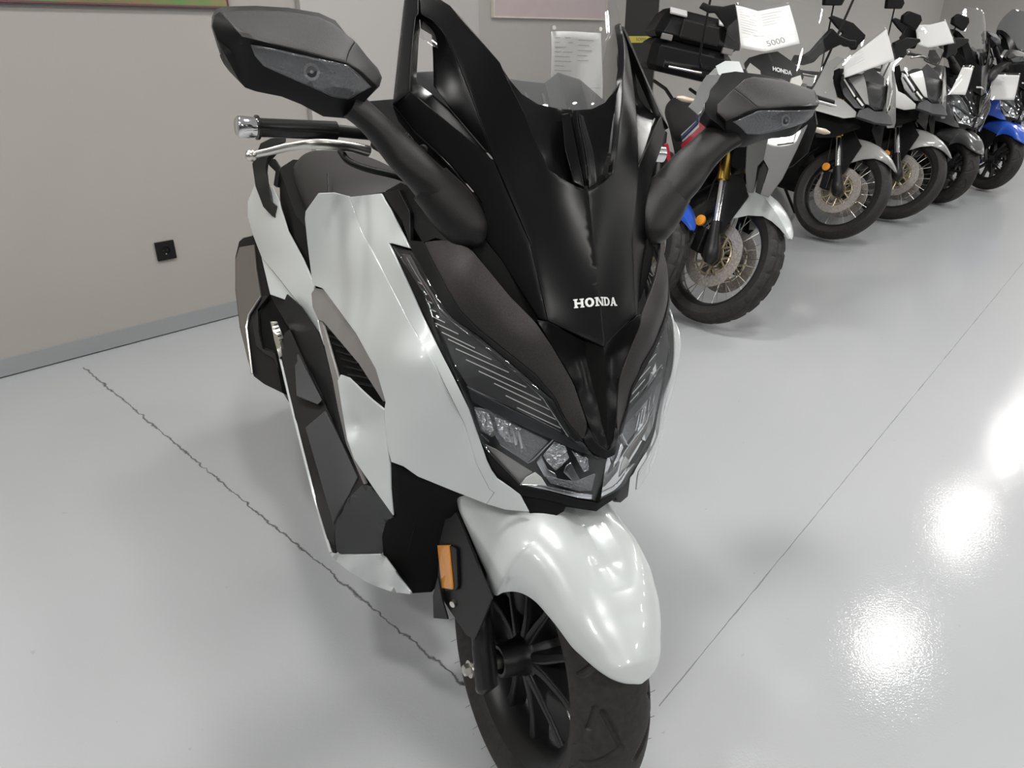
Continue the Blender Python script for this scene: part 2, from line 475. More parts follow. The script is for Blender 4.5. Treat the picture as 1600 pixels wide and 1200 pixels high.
fl = slab('floor', -9, 16, -2.2, 11, -.12, -.006, floor_material())
slab('ceiling', -9, 16, -2.2, 11, HC, HC + .1, CEIL)
s464 = wall_s(464, 20)[0]; s740 = wall_s(741, 5)[0]; s985 = wall_s(975, 60)[0]
slab('wall_left', -9, s985, -.15, 0, 0, HC, WALL)
slab('wall_back', s985 - .12, 16, -1.45, -1.3, 0, HC, WALL2)
slab('wall_corner', s985 - .12, s985, -1.3, -.15, 0, HC, WALL2)
DARKW = mat('dark_grey_wall_paint', (.28, .28, .28), .8)
slab('wall_front', -9, 16, 11, 11.15, 0, HC, DARKW)
slab('wall_near', -9.15, -9, -2.2, 11.15, 0, HC, DARKW)
slab('wall_right', 16, 16.15, -2.2, 11.15, 0, HC, WALL2)
slab('trim_pilaster', s464, s740, 0, .035, 0, HC, mat('pilaster_paint', (.41, .395, .385), .75))
slab('baseboard_left', -9, s985, 0, .008, 0, .075, SKIRT)
slab('baseboard_back', s985, 16, -1.3, -1.292, 0, .08, SKIRT)

# wall socket
def wall_frame(u, v, out=.0):
    p = vert(u, v, A_ + wn * out, wn); return p
sk = empty('wall_socket'); c = wall_frame(258, 391)
sk.location = Vector(c); tag(sk, 'black square wall socket on the plain greige wall above the skirting', 'socket')
def wl(c0, s, z, o): return (c0[0] * 0 + wd[0] * s + wn[0] * o, wd[1] * s + wn[1] * o, z)
def wbox(name, s0, s1, z0, z1, o0, o1, m, parent, bevel=.001):
    V = [wl(c, s, z, o) for s in (s0, s1) for o in (o0, o1) for z in (z0, z1)]
    ob = mesh(name, V, [[0, 1, 3, 2], [4, 6, 7, 5], [0, 4, 5, 1], [2, 3, 7, 6], [0, 2, 6, 4], [1, 5, 7, 3]], m, parent, smooth=False, bevel=bevel)
    bm = bmesh.new(); bm.from_mesh(ob.data); bmesh.ops.recalc_face_normals(bm, faces=bm.faces); bm.to_mesh(ob.data); bm.free()
    return ob
hs = .043
for nm, a in (('frame', None),):
    V = []; Fc = []
    R1 = [wl(c, x * hs, z * hs, .0) for x, z in ((-1, -1), (1, -1), (1, 1), (-1, 1))]
    R2 = [wl(c, x * hs, z * hs, .011) for x, z in ((-1, -1), (1, -1), (1, 1), (-1, 1))]
    R3 = [wl(c, .58 * hs * cos(t), .58 * hs * sin(t), .011) for t in [radians(225 + 360 / 24 * k) for k in range(24)]]
    V = R1 + R2 + R3
    Fc = [[i, (i + 1) % 4, 4 + (i + 1) % 4, 4 + i] for i in range(4)]
    for i in range(4):
        seg = [8 + (i * 6 + k) % 24 for k in range(7)]; Fc.append([4 + i, 4 + (i + 1) % 4] + seg[::-1])
    mesh('frame', V, Fc, MATTE, sk, smooth=False)
V = []; Fc = []; R = [[wl(c, r * hs * cos(t), r * hs * sin(t), o) for t in [2 * pi * k / 24 for k in range(24)]] for r, o in ((.58, .011), (.46, .010), (.44, .002))]
for i in range(2):
    for k in range(24): Fc.append([i * 24 + k, i * 24 + (k + 1) % 24, (i + 1) * 24 + (k + 1) % 24, (i + 1) * 24 + k])
Fc.append([48 + k for k in range(24)]); mesh('cup', [p for r in R for p in r], Fc, MATTE, sk)
for sx in (-1, 1):
    V = []; Fc = []; tube_into(V, Fc, [wl(c, sx * .0095, 0, .002), wl(c, sx * .0095, 0, .004)], [.003, .003], 10); mesh('contact', V, Fc, DARKMETAL, sk)
wbox('earth_clip', -.003, .003, -.019, -.014, .002, .008, ALU, sk)

# pictures hanging on the wall
def picture(u0, u1, v0, v1, z1, out, name, lab, m, fm, cat='picture'):
    s0, z0 = wall_s(u0, v0); s1, zz = wall_s(u1, v1); z0 = min(z0, zz) if False else (z0 + zz) / 2
    r = empty(name); p = wp((s0 + s1) / 2, out, z0); r.location = p; tag(r, lab, cat)
    w = (s1 - s0) / 2; V = []
    global c
    c = np.array(p)
    wbox('canvas', -w, w, .006, z1, 0, .02, m, r, 0)
    for a, b, zz0, zz1 in ((-w - .006, w + .006, 0, .008), (-w - .006, w + .006, z1 - .002, z1 + .006), (-w - .006, -w, .008, z1), (w, w + .006, .008, z1)):
        wbox('frame_bar', a, b, zz0, zz1, 0, .026, fm, r, .001)
    return r
def art(name, cols, scale, seed):
    m = bpy.data.materials.new(name); m.use_nodes = True; nt = m.node_tree; b = nt.nodes['Principled BSDF']
    n = nt.nodes.new('ShaderNodeTexNoise'); n.inputs['Scale'].default_value = scale; n.inputs['Detail'].default_value = 6; n.noise_dimensions = '4D'; n.inputs['W'].default_value = seed
    r = nt.nodes.new('ShaderNodeValToRGB'); co = nt.nodes.new('ShaderNodeTexCoord'); nt.links.new(co.outputs['Object'], n.inputs['Vector'])
    el = r.color_ramp.elements
    el[0].position = .3; el[0].color = (*cols[0], 1); el[1].position = .72; el[1].color = (*cols[-1], 1)
    for i, cc in enumerate(cols[1:-1]): e = el.new(.36 + .34 * (i + .5) / (len(cols) - 2)); e.color = (*cc, 1)
    nt.links.new(n.outputs['Fac'], r.inputs[0]); nt.links.new(r.outputs[0], b.inputs['Base Color']); b.inputs['Roughness'].default_value = .4
    return m
picture(-260, 352, 0, 11, .9, .002, 'picture', 'colourful green and brown landscape poster at the top left of the wall', art('landscape_print', [(.10, .16, .05), (.20, .14, .07), (.10, .22, .06), (.28, .18, .10), (.30, .45, .5)], 2.2, 3.), mat('poster_edge', (.12, .05, .06), .5))
picture(768, 942, 28, 31.5, .8, .002, 'picture', 'dusty pink picture with a cream lower edge seen through the clear windscreen', art('pink_print', [(.40, .30, .31), (.46, .36, .37), (.42, .33, .34)], 5., 9.), mat('cream_edge', (.62, .55, .46), .5))

# black cabinet in the corner beyond the scooter
def s_at(u, v, out):
    p = vert(u, v, A_ + wn * out, wn); return float((p - A_) @ wd), float(p[2])
cb = empty('tall_cabinet'); s0, _ = s_at(962, 60, -.04); s1, _ = s_at(1027, 60, -.04)
s0 = s985 + .01
cb.location = wp((s0 + s1) / 2, -.3, 0); c = np.array(wp((s0 + s1) / 2, -.3, 0)); hw = (s1 - s0) / 2
tag(cb, 'tall black metal cabinet with a yellow strip label in the corner behind the scooter', 'cabinet')
wbox('body', -hw, hw, 0, 2.1, -.25, .24, CABBLACK, cb)
wbox('door', -hw + .01, hw - .012, .05, 2.08, .24, .258, CABBLACK, cb)
wbox('edge_strip', hw - .011, hw, .0, 2.1, .24, .262, mat('edge_strip_grey', (.35, .34, .33), .4, metal=.4), cb)
zl = s_at(1010, 61, -.04)[1]
wbox('label_strip', -hw + .02, hw - .03, zl - .025, zl + .02, .258, .2595, mat('yellow_label', (.55, .47, .05), .5), cb, 0)
q = np.array(wl(c, .03, zl - .003, .2600)); text_mesh('lettering', 'NORMAL', .035, INK, cb, q, wd, (0, 0, 1), .0003)
# ------------------------------------------------------------------ the white scooter
SO = (.045, .99, 0.0)
FR = Frame(SO, radians(27.5), radians(6.5))
_an = [(945, 543, .018), (936.5, 468, FR.L(936.5, 468, x=0)[1]), (927.5, 380, FR.L(927.5, 380, x=0)[1]), (918, 290, -.088), (912, 172, -.126), (952, 705, .071), (950, 640, .051), (945, 780, .08), (940, 560, .015),
       (614, 162, -.237), (856, 502, -.02), (892, 683, .034), (812, 756, .012), (825, 798, .03), (740, 385, -.105), (859, 266, -.109), (772, 250, -.145), (703, 170, -.203),
       (840, 498, -.029), (770, 715, -.005), (640, -8, -.345), (612, 385, -.25), (700, 540, -.08), (735, 690, -.03), (660, 560, -.095), (600, 630, -.17), (545, 308, -.42),
       (490, 440, -.53), (480, 350, -.53), (615, 800, -.13), (600, 300, -.33), (545, 590, -.28), (781, 98, -.17), (819, 175, -.145), (740, 50, -.235), (692, 0, -.30), (828, 380, -.075), (880, 800, .06)]
_t = TPS([a[:2] for a in _an], np.array([a[2] for a in _an]), reg=2e-5)
FR.base = lambda q: _t(q)[0]
sc = empty('motor_scooter', mtx=FR.matrix())
tag(sc, 'large white maxi scooter with black windscreen surround in the foreground, leaning on its side stand', 'scooter')
def P_(n, o, m, **k): return panel(FR, n, o, m, sc, **k)

# windscreen surround: a face either side of the centre line and a cheek folding back from it
b_face = polyfit([(945 - 27 * t / 8, 543 - 245 * t / 8, FR.L(945 - 27 * t / 8, 543 - 245 * t / 8, x=0)[1], 1.2) for t in range(9)] + [ (856, 502, -.022, 2), (842, 440, -.048), (828, 380, -.078, 2), (800, 315, -.110), (772, 250, -.145, 2), (859, 266, -.109, 2), (819, 175, -.150, 2), (781, 98, -.195, 2), (740, 50, -.24, 2), (692, 0, -.295, 2), (652, -5, -.335, 2), (655, 21, -.315, 2), (692, 51, -.27, 2), (732, 141, -.205, 2)], 3, 1e-7)
b_cheek = polyfit([(856, 502, -.022, 2), (828, 380, -.078, 2), (772, 250, -.145, 2), (842, 498, -.034), (780, 402, -.092), (757, 360, -.115), (708, 262, -.175), (646, 204, -.222), (613, 163, -.243), (641, 143, -.232), (703, 192, -.195)], 2, 1e-7)
hole = [(658, 46), (674, 54), (677, 90), (677, 133), (703, 169), (651, 131)]
gar_out = [C(945, 543), (856, 502), (828, 380), (772, 250), (734, 145), (720, 109), (710, 85), (700, 62), (692, 51), (675, 32), (655, 21), (654, 0), (652, -12), (668, -14), (690, 0), (703, 8), (740, 50), (781, 97),
           (790, 118), (819, 175), (840, 228), (859, 266), (880, 280), (909, 295), C(918, 298), C(931.5, 420.5)]
P_('windscreen_surround', gar_out, SATIN, mirror='join', thick=.012, bevel=.0015, step=10, base=b_face)
P_('side_cheek', [(856, 502), (842, 498), (780, 402), (757, 372), (757, 340), (752, 316), (738, 296), (708, 262), (680, 234), (646, 204), (613, 163), (641, 143), (700, 192), (768, 248), (772, 250), (828, 380)], SATIN, thick=.010,
   base=b_cheek)
P_('wing_edge', [(613, 163), (622, 80), (631, 0), (640, -14), (652, -12), (654, 0), (654, 21), (650, 26), (646, 62), (643, 100), (641, 143)], SATIN, thick=.012,
   base=polyfit([(613, 163, -.243), (641, 143, -.232), (631, 0, -.335), (654, 0, -.33), (640, -14, -.345), (646, 62, -.285)], 1))
P_('wing_recess', [(655, 21), (675, 32), (692, 51), (700, 62), (710, 85), (720, 109), (734, 145), (772, 250), (703, 170, -.018), (677, 134, -.022), (676, 90, -.022), (674, 55, -.022), (657, 45, -.022)], SATIN, thick=.006, base=lambda q: b_face(q) - .002)
P_('wing_ledge', [(641, 143), (646, 62), (650, 26), (655, 21), (657, 45, -.022), (655, 60, -.024), (651, 128, -.024), (677, 148, -.022), (703, 170, -.020), (768, 248)], SATIN, thick=.006, base=lambda q: b_face(q) - .004)

# recessed base under the screen
P_('screen_base', [C(893, 171), Y(870, 169, -.176), Y(840, 162, -.18), Y(815, 146, -.184), Y(798, 126, -.19), Y(778, 96, -.20), Y(800, 150, -.178), Y(819, 178, -.162), Y(840, 228, -.138), Y(859, 268, -.122), Y(880, 283, -.112), Y(909, 296, -.10), C(917, 299)], SATIN,
   mirror='join', thick=.006, extra=[Y(865, 215, -.155), Y(885, 200, -.160)])
P_('centre_rib', [Y(890, 176, -.150), Y(877, 178, -.155), Y(882, 230, -.125), Y(897, 285, -.094), Y(914, 294, -.088)], SATIN, thick=.004, step=6)

# clear screen
def screen_pt(w, z):
    yc = -.180 - (z - 1.205) * .55
    return (w, yc - 2.2 * w * w, z - .12 * w * w)
rings = []
for i in range(15):
    z = 1.205 + i * .024; t = i / 14
    hw_ = .055 + .155 * min(1, (i / 4.0)) ** .8 if i < 5 else .21 - .12 * ((i - 4) / 10) ** 2.2
    rings.append([screen_pt(hw_ * k / 10, z) for k in range(-10, 11)])
V = [p for r in rings for p in r]; Fc = [[i * 21 + k, i * 21 + k + 1, (i + 1) * 21 + k + 1, (i + 1) * 21 + k] for i in range(14) for k in range(20)]
mesh('clear_windscreen', V, Fc, SCREEN, sc, solid=.004, bevel=.001)
# dash cowl seen through the screen
V = []; Fc = []
cw = [(-.20, -.34, 1.215), (-.12, -.335, 1.255), (-.07, -.33, 1.262), (-.045, -.33, 1.243), (.045, -.33, 1.243), (.10, -.335, 1.250), (.20, -.36, 1.235)]
lo = [(-.19, -.25, 1.13), (-.12, -.24, 1.14), (-.07, -.235, 1.14), (-.045, -.24, 1.13), (.045, -.24, 1.13), (.10, -.24, 1.13), (.20, -.27, 1.12)]
V = cw + lo; n = 7
Fc = [[i, i + 1, n + i + 1, n + i] for i in range(n - 1)]
mesh('dash_cowl', V, Fc, INNER, sc, smooth=False, solid=.006, bevel=.003)
rib = []
for x in (-.035, .0, .035, .07, .105):
    rib.append([(x, -.315, 1.222), (x + .002, -.285, 1.19), (x + .004, -.262, 1.16)])
tubes('cowl_rib', rib, [.003, .006, .003], INNER, sc)

# nose: shoulders, black V
P_('shoulder_panel', [(660, 378), (670, 400), (700, 455), (719, 486), (747, 514), (775, 536), (837, 586), (868, 622), (880, 650), (893, 668), (912, 690), (918, 665), (913, 648), (896, 598), (878, 567), (860, 537), (836, 502), (798, 464), (765, 424), (735, 388), (700, 374)],
   SHOULDER, thick=.006, extra=[(760, 470, .005), (810, 520, .005), (720, 430, .004), (860, 590, .003)], rnd=1)
P_('nose_frame', [C(950, 716), (938, 714), (924, 706), (912, 691, -.003), (912, 668, -.010), (911, 648, -.013), (914, 650, -.013), (927, 686), (940, 700), C(951, 704)], MATTE, mirror='join', thick=.008, step=6, dy=.004, rnd=1)
P_('nose_centre', [C(951, 704), (940, 699), (927, 685), (914, 647), (896, 596), (878, 565), (860, 535), (838, 500), (856, 502), C(936, 545), C(937, 580), C(941, 640)], SATIN, mirror='join', thick=.006, dy=0, step=8,
   extra=[(915, 600, -.010), (900, 560, -.014)])
P_('headlight_brow', [(641, 375), (662, 378), (672, 400), (700, 455), (719, 486), (747, 514), (775, 536), (837, 586), (868, 622), (880, 650), (893, 668), (912, 690), (900, 689), (893, 682), (866, 626), (831, 595), (798, 567), (750, 526), (707, 496), (693, 479), (675, 447), (643, 391), (628, 345), (609, 318), (600, 301), (622, 296), (640, 330)],
   MATTE, thick=.008, dy=.002)

# headlight
hp = P_('headlight_housing', [(612, 383), (642, 392), (675, 448), (693, 480), (707, 497), (750, 527), (798, 568), (831, 596), (866, 627), (894, 683), (912, 692), (928, 712), C(938, 717), C(922, 781), (900, 778), (860, 768), (812, 758), (757, 702), (743, 675), (733, 642), (709, 582), (678, 513), (662, 460)],
   LAMPDARK, mirror='join', thick=.006, dy=-.035, step=10)
def lamp(n, o, m, **k):
    r = panel(FR, n, o, m, hp, **k); return r
lens = lamp('lens', [(614, 385), (642, 393), (675, 449), (693, 481), (707, 498), (750, 528), (798, 569), (831, 597), (866, 628), (894, 684), (912, 693), (928, 713), C(950, 719), C(934, 783), (903, 778), (860, 767), (812, 757), (757, 700), (743, 673), (733, 640), (709, 580), (678, 512), (662, 459)],
   LENS, mirror='join', thick=.0025, bevel=0, step=10)
# light guide strips
lamp('running_light_panel', [(622, 396), (640, 398), (656, 430), (674, 457), (692, 486), (712, 503), (756, 535), (802, 572), (850, 618), (889, 680), (876, 674), (731, 603), (712, 575), (684, 512), (655, 445)], mat('smoked_lamp_grey', (.11, .108, .11), .26, metal=.4, noise=(9, 1., (.22, .21, .21))), dy=-.026, thick=.003)
g = [[(648, 438), (659, 444)], [(655, 455), (668, 460)], [(660, 467), (675, 474)], [(666, 480), (681, 487)], [(672, 493), (695, 504)], [(680, 505), (716, 522)], [(690, 519), (742, 544)], [(700, 530), (768, 562)], [(712, 545), (795, 582)], [(728, 562), (822, 605)], [(748, 580), (845, 625)], [(772, 599), (860, 641)], [(790, 618), (869, 656)], [(808, 637), (876, 669)]]
line_strip(FR, 'light_guide', g, .0009, LAMPWHITE, hp, dy=-.018)
line_strip(FR, 'lamp_outline', [[(636, 402), (652, 430), (672, 462), (690, 490), (712, 508), (755, 541), (800, 577), (848, 622), (888, 682), (875, 674), (730, 603)], [(733, 611), (884, 690)]], .0013, CHROME, hp, dy=-.015)
lamp('lower_brow', [(731, 606), (876, 677), (892, 688), (912, 698), (926, 712), (905, 706), (870, 690), (820, 668), (738, 628)], LAMPDARK, dy=-.012, thick=.004)
lamp('position_light', [(740, 636), (765, 640), (815, 668), (858, 690), (826, 722), (782, 694), (775, 680), (768, 682), (752, 673), (746, 660)], LAMPGREY, dy=-.022, thick=.003)
lamp('reflector_cell', [(742, 640), (764, 645), (772, 672), (766, 680), (752, 670)], CHARCELL, dy=-.018, thick=.002, step=5)
lamp('reflector_cell', [(772, 650), (815, 669), (808, 694), (790, 690), (778, 676)], CHARCELL, dy=-.018, thick=.002, step=5)
line_strip(FR, 'chrome_trim', [[(750, 671), (768, 682), (775, 679), (782, 694), (826, 723), (833, 719), (864, 687)], [(752, 678), (764, 690)]], .0016, CHROME, hp, dy=-.016)
for a_ in range(3):
    lamp('reflector_fin', [(790 + 9 * a_, 664 + 4 * a_), (795 + 9 * a_, 666 + 4 * a_), (800 + 9 * a_, 690 + 5 * a_), (796 + 9 * a_, 692 + 5 * a_)], CHROME, dy=-.014, thick=.003, step=5)
lamp('main_reflector', [(866, 690), (884, 697), (890, 716), (878, 728), (868, 736), (856, 724), (848, 712)], CHARCELL, dy=-.02, thick=.003, step=5)
lamp('main_reflector', [(893, 704), (920, 716), (934, 722), (922, 735), (912, 738), (903, 722)], CHARCELL, dy=-.02, thick=.003, step=5)
for o in ([(846, 712), (856, 733), (868, 740), (872, 752), (850, 745), (838, 722)], [(892, 722), (908, 752), (898, 756), (880, 738), (884, 728)]):
    lamp('reflector_fin', o, CHROME, dy=-.018, thick=.003, step=6)
lamp('lower_scoop', [(850, 742), (880, 750), (900, 752), C(938, 737), C(931, 767), (905, 768), (860, 756)], LAMPGREY, mirror='join', dy=-.016, thick=.003, step=7)
lamp('lip_reflector', [(757, 694), (782, 722), (813, 756), (820, 748), (832, 738), (810, 724), (775, 702)], mat('lamp_warm_grey', (.33, .31, .29), .3, metal=.5), dy=-.018, thick=.003)
lamp('corner_reflector', [(813, 757), (822, 746), (836, 738), (846, 746), (859, 767)], LAMPWHITE, dy=-.014, thick=.003)
lamp('lower_lip', [(845, 758), (858, 761), (905, 771), C(932, 773), C(930, 782), (903, 778), (860, 767), (812, 757)], CHROME, mirror='join', dy=-.006, thick=.003)

# lamp gasket and chin
P_('gasket', [(608, 380), (613, 384), (663, 459), (679, 512), (710, 581), (735, 642), (745, 676), (759, 702), (813, 759), (861, 769), (904, 781), C(934, 786), C(933, 797), (900, 793), (858, 782), (812, 774), (776, 748), (764, 734), (759, 720), (732, 641), (704, 584), (660, 497), (606, 381)], MATTE, mirror='join', dy=-.008, thick=.004, step=9)
P_('chin', [(764, 733), (778, 747), (812, 773), (858, 781), C(933, 794), C(932, 799), (884, 792), (881, 799), (867, 807), (831, 807), (826, 798), (813, 772), (775, 748)], MATTE, mirror='join', dy=-.012, thick=.012)

# white side fairing
P_('front_fairing', [(545, 308), (595, 302), (609, 325), (641, 388), (612, 380), (607, 380), (661, 496), (705, 583), (733, 640), (760, 720), (768, 736), (777, 748), (813, 773), (827, 800), (790, 797), (760, 788), (772, 770), (765, 765), (744, 724), (725, 661), (682, 575), (635, 495), (605, 437), (565, 362)], WHITE, thick=.004,
   extra=[(650, 500, .004), (720, 640, .004), (790, 770, .004)])
P_('side_fairing', [(497, 302), (521, 301), (545, 307), (565, 362), (605, 437), (635, 495), (682, 575), (725, 661), (744, 724), (765, 765), (772, 770), (760, 788), (707, 767), (653, 745), (630, 729), (611, 722), (603, 690), (600, 641), (602, 628), (587, 577), (555, 520), (505, 452), (502, 450), (490, 446), (487, 437), (480, 380), (476, 342), (477, 330)], WHITE, thick=.004,
   extra=[(560, 420, .012), (620, 560, .012), (660, 660, .008), (700, 720, .0)])
P_('fairing_spike', [(600, 641), (603, 690), (609, 726), (610, 765), (614, 806), (584, 764), (553, 718), (542, 687), (534, 640), (527, 595), (532, 585), (545, 590), (561, 607), (580, 625)], WHITE, thick=.004,
   extra=[(575, 660, -.035), (560, 620, -.015)])
P_('silver_trim', [(486, 458), (492, 450), (504, 452), (555, 520), (587, 577), (603, 628), (598, 627), (560, 568), (505, 503), (497, 500), (488, 480)], SILVER, thick=.006, dy=-.01)
P_('silver_trim', [(497, 500), (504, 503), (530, 595), (536, 640), (545, 688), (572, 756), (568, 757), (541, 695), (528, 640), (520, 597)], SILVER, thick=.005, dy=-.015)
vent, vent2 = P_('air_vent', [(503, 503), (560, 566), (600, 628), (575, 625), (545, 590), (530, 590)], DEEP, thick=.004, dy=-.05)
line_strip(FR, 'slat', [[(508 + 6 * i, 512 + 12 * i), (524 + 9 * i, 520 + 12 * i)] for i in range(8)], .0022, MATTE, vent, dy=-.045, mirror=False)

# dark shell behind the panels closes the nose
P_('inner_shell', [(600, 300), (660, 300), (760, 300), (850, 300), C(918, 290), C(945, 560), C(950, 700), C(938, 785), (860, 775), (810, 768), (770, 755), (700, 640), (640, 500), (560, 380), (540, 310)], DEEP, mirror='join', dy=-.075, step=16, thick=.004, bevel=0)
bl = lambda u, v: (u, v)
P_('wheel_well', [Y(611, 722, -.24), Y(653, 744, -.20), Y(707, 766, -.14), Y(760, 786, -.09), Y(840, 806, -.04), Y(840, 830, -.10), Y(700, 815, -.22), Y(690, 905, -.27), Y(675, 925, -.27), Y(645, 927, -.30), Y(599, 867, -.36), Y(597, 840, -.36), Y(602, 818, -.34), Y(617, 800, -.30)], DEEP, thick=.004, bevel=0)
# wall behind the wheel, across the machine
V = [(x, y, z) for x in (-.17, .17) for (y, z) in ((-.34, .24), (-.31, .32), (-.26, .45), (-.20, .60), (-.05, .66))]
mesh('wheel_well_rear', V, [[i, i + 1, 6 + i, 5 + i] for i in range(4)], DEEP, sc, solid=.004)
P_('front_lower_cover', [Y(526, 866, -.45), Y(600, 866, -.36), Y(597, 840, -.36), Y(602, 818, -.345), Y(616, 806, -.30), Y(600, 785, -.31), Y(583, 765, -.33), Y(569, 755, -.36), Y(547, 775, -.42), Y(527, 808, -.44), Y(523, 835, -.45)], INNER, thick=.004, rnd=1)
P_('belly_fairing', [Y(515, 863, -.455), Y(526, 866, -.45), Y(600, 867, -.35), Y(620, 897, -.30), Y(645, 929, -.27), Y(615, 926, -.31), Y(580, 914, -.39), Y(550, 897, -.42), Y(521, 874, -.45)], WHITE, thick=.004, rnd=1)

# foot board
fbp = P_('footboard', [Y(437, 540, -.98), Y(445, 520, -1.0), Y(453, 514, -1.0), Y(470, 553, -.90), Y(490, 597, -.80), Y(512, 641, -.70), Y(553, 722, -.52), Y(569, 756, -.44), Y(547, 775, -.43), Y(527, 808, -.44), Y(523, 835, -.46), Y(524, 866, -.46), Y(517, 862, -.47), Y(492, 779, -.56), Y(463, 664, -.74)], GRAIN, thick=.008)
line_strip(FR, 'edge_strip', [[Y(438, 560, -.96)[1:3] + (0, -.96), (452, 620, 0, -.84), (463, 664, 0, -.74), (492, 779, 0, -.56), (517, 863, 0, -.46)]], .0035, WHITE, fbp[0], mirror=False)
panel(FR, 'rubber_mat', [Y(476, 668, -.705), Y(508, 641, -.685), Y(560, 745, -.465), Y(545, 772, -.435), Y(527, 803, -.435), Y(521, 822, -.455)], INNER, fbp[0], thick=.010, mirror=None, bevel=.003, base=lambda q: float(FR.base(q)))
panel(FR, 'step_recess', [Y(460, 560, -.91), Y(466, 553, -.905), Y(503, 625, -.72), Y(496, 632, -.72), Y(463, 618, -.78)], INNER, fbp[0], thick=.004, mirror=None)
# side of the tunnel between foot board and fairing
P_('tunnel_side', [Y(448, 460, -1.0), Y(470, 480, -.92), Y(497, 520, -.80), Y(510, 560, -.74), Y(528, 640, -.63), Y(541, 695, -.55), Y(571, 758, -.45), Y(553, 724, -.53), Y(512, 643, -.71), Y(470, 555, -.91), Y(453, 515, -1.01), Y(440, 480, -1.03)], MATTE, thick=.004, mirror='copy')
P_('tunnel_cover', [Y(500, 500, -.86), Y(503, 503, -.84), Y(535, 592, -.62), Y(548, 690, -.52), Y(575, 757, -.45), Y(600, 790, -.40), Y(571, 758, -.47), Y(541, 697, -.57), Y(526, 640, -.65), Y(510, 575, -.74)], DEEP, thick=.004)

# rear cowl
P_('rear_cowl', [Y(400, 283, -1.62), Y(387, 315, -1.58), Y(387, 339, -1.54), Y(395, 367, -1.46), Y(408, 401, -1.34), Y(415, 410, -1.28), Y(440, 440, -1.10), Y(463, 470, -.98), Y(491, 511, -.86), Y(506, 540, -.78), Y(500, 523, -.80), Y(495, 486, -.86), Y(488, 463, -.90), Y(491, 446, -.90), Y(474, 407, -1.0), Y(449, 360, -1.15), Y(438, 325, -1.25), Y(436, 313, -1.3), Y(425, 290, -1.42)], WHITE, thick=.005,
   extra=[Y(420, 370, -1.27), Y(455, 420, -1.06)])
P_('side_cover', [Y(408, 401, -1.36), Y(415, 410, -1.31), Y(440, 440, -1.13), Y(463, 470, -1.01), Y(491, 513, -.88), Y(503, 540, -.80), Y(491, 521, -.87), Y(463, 482, -1.0), Y(453, 471, -1.04), Y(422, 460, -1.16)], WHITE, thick=.005)
P_('tail_black_panel', [Y(422, 460, -1.2), Y(453, 471, -1.1), Y(463, 482, -1.04), Y(491, 521, -.90), Y(503, 560, -.82), Y(514, 640, -.72), Y(470, 556, -.93), Y(453, 515, -1.03), Y(432, 480, -1.16)], MATTE, thick=.005)

# seat
def seat_ring(y, w, z, h, drop=.02):
    out = []
    for k in range(20):
        a = 2 * pi * k / 20; cx, sx = cos(a), sin(a)
        e = .6
        out.append((w * abs(cx) ** e * (1 if cx > 0 else -1), y, z - h / 2 + h / 2 * abs(sx) ** e * (1 if sx > 0 else -1) - (drop * abs(cx) ** 2 if sx > 0 else 0)))
    return out
st = loft('seat', [seat_ring(*a) for a in ((-1.62, .06, .965, .07), (-1.56, .13, .985, .12), (-1.42, .165, .985, .16), (-1.22, .18, .975, .18), (-1.10, .185, .965, .22), (-1.04, .19, .94, .24), (-.98, .195, .89, .22), (-.88, .195, .865, .2), (-.74, .18, .87, .2), (-.62, .13, .885, .2), (-.52, .075, .90, .18), (-.47, .03, .90, .14))], SEATV, sc, sub=1)
sm = []
for s in (1, -1):
    sm.append(catmull([(s * .135, -1.10, .968), (s * .155, -1.0, .905), (s * .155, -.88, .857), (s * .145, -.74, .862), (s * .09, -.60, .886)], 5))
tubes('seam', sm, .0022, MATTE, st)
# grab rail
P_('grab_rail', [Y(394, 256, -1.50), Y(407, 224, -1.58), Y(423, 216, -1.6), Y(447, 213, -1.6), Y(447, 221, -1.58), Y(436, 224, -1.55), Y(417, 247, -1.50), Y(414, 263, -1.46), Y(418, 282, -1.42), Y(423, 313, -1.33), Y(430, 321, -1.28), Y(429, 340, -1.26), Y(425, 338, -1.28), Y(411, 323, -1.34), Y(399, 291, -1.42)], MATTE, thick=.02, bevel=.004, step=6)
P_('rail_strut', [Y(415, 247, -1.53), Y(430, 248, -1.50), Y(437, 262, -1.45), Y(433, 290, -1.40), Y(427, 289, -1.42), Y(430, 268, -1.46), Y(420, 258, -1.50)], MATTE, thick=.012, bevel=.002, step=5)
# tail body under the seat
loft('tail_body', [[(s * w, y, z) for (s, z) in ((1, z0), (1, z1), (-1, z1), (-1, z0))] for y, w, z0, z1 in ((-1.68, .10, .80, .93), (-1.45, .19, .66, .93), (-1.1, .22, .55, .86), (-.8, .19, .42, .80), (-.5, .17, .40, .86), (-.38, .15, .35, .90))], DEEP, sc)

# silencer
def rr(y, cx, cz, w, h, k=16, e=.55, tilt=0.):
    out = []
    for i in range(k):
        a = 2 * pi * i / k + .01; c_, s_ = cos(a), sin(a)
        px, pz = w * abs(c_) ** e * np.sign(c_), h * abs(s_) ** e * np.sign(s_)
        out.append((cx + px * cos(tilt) - pz * sin(tilt), y, cz + px * sin(tilt) + pz * cos(tilt)))
    return out
mu = loft('silencer', [rr(-1.05, .185, .34, .02, .05), rr(-1.12, .19, .35, .05, .10), rr(-1.3, .195, .42, .062, .13), rr(-1.5, .205, .54, .062, .13), rr(-1.62, .215, .595, .055, .11), rr(-1.66, .215, .61, .04, .085)], MATTE, sc, sub=1)
mb_ = polyfit([(375, 378, -1.58), (398, 372, -1.54), (440, 612, -1.00), (395, 588, -1.12), (367, 450, -1.44), (420, 462, -1.27), (440, 470, -1.2)], 1)
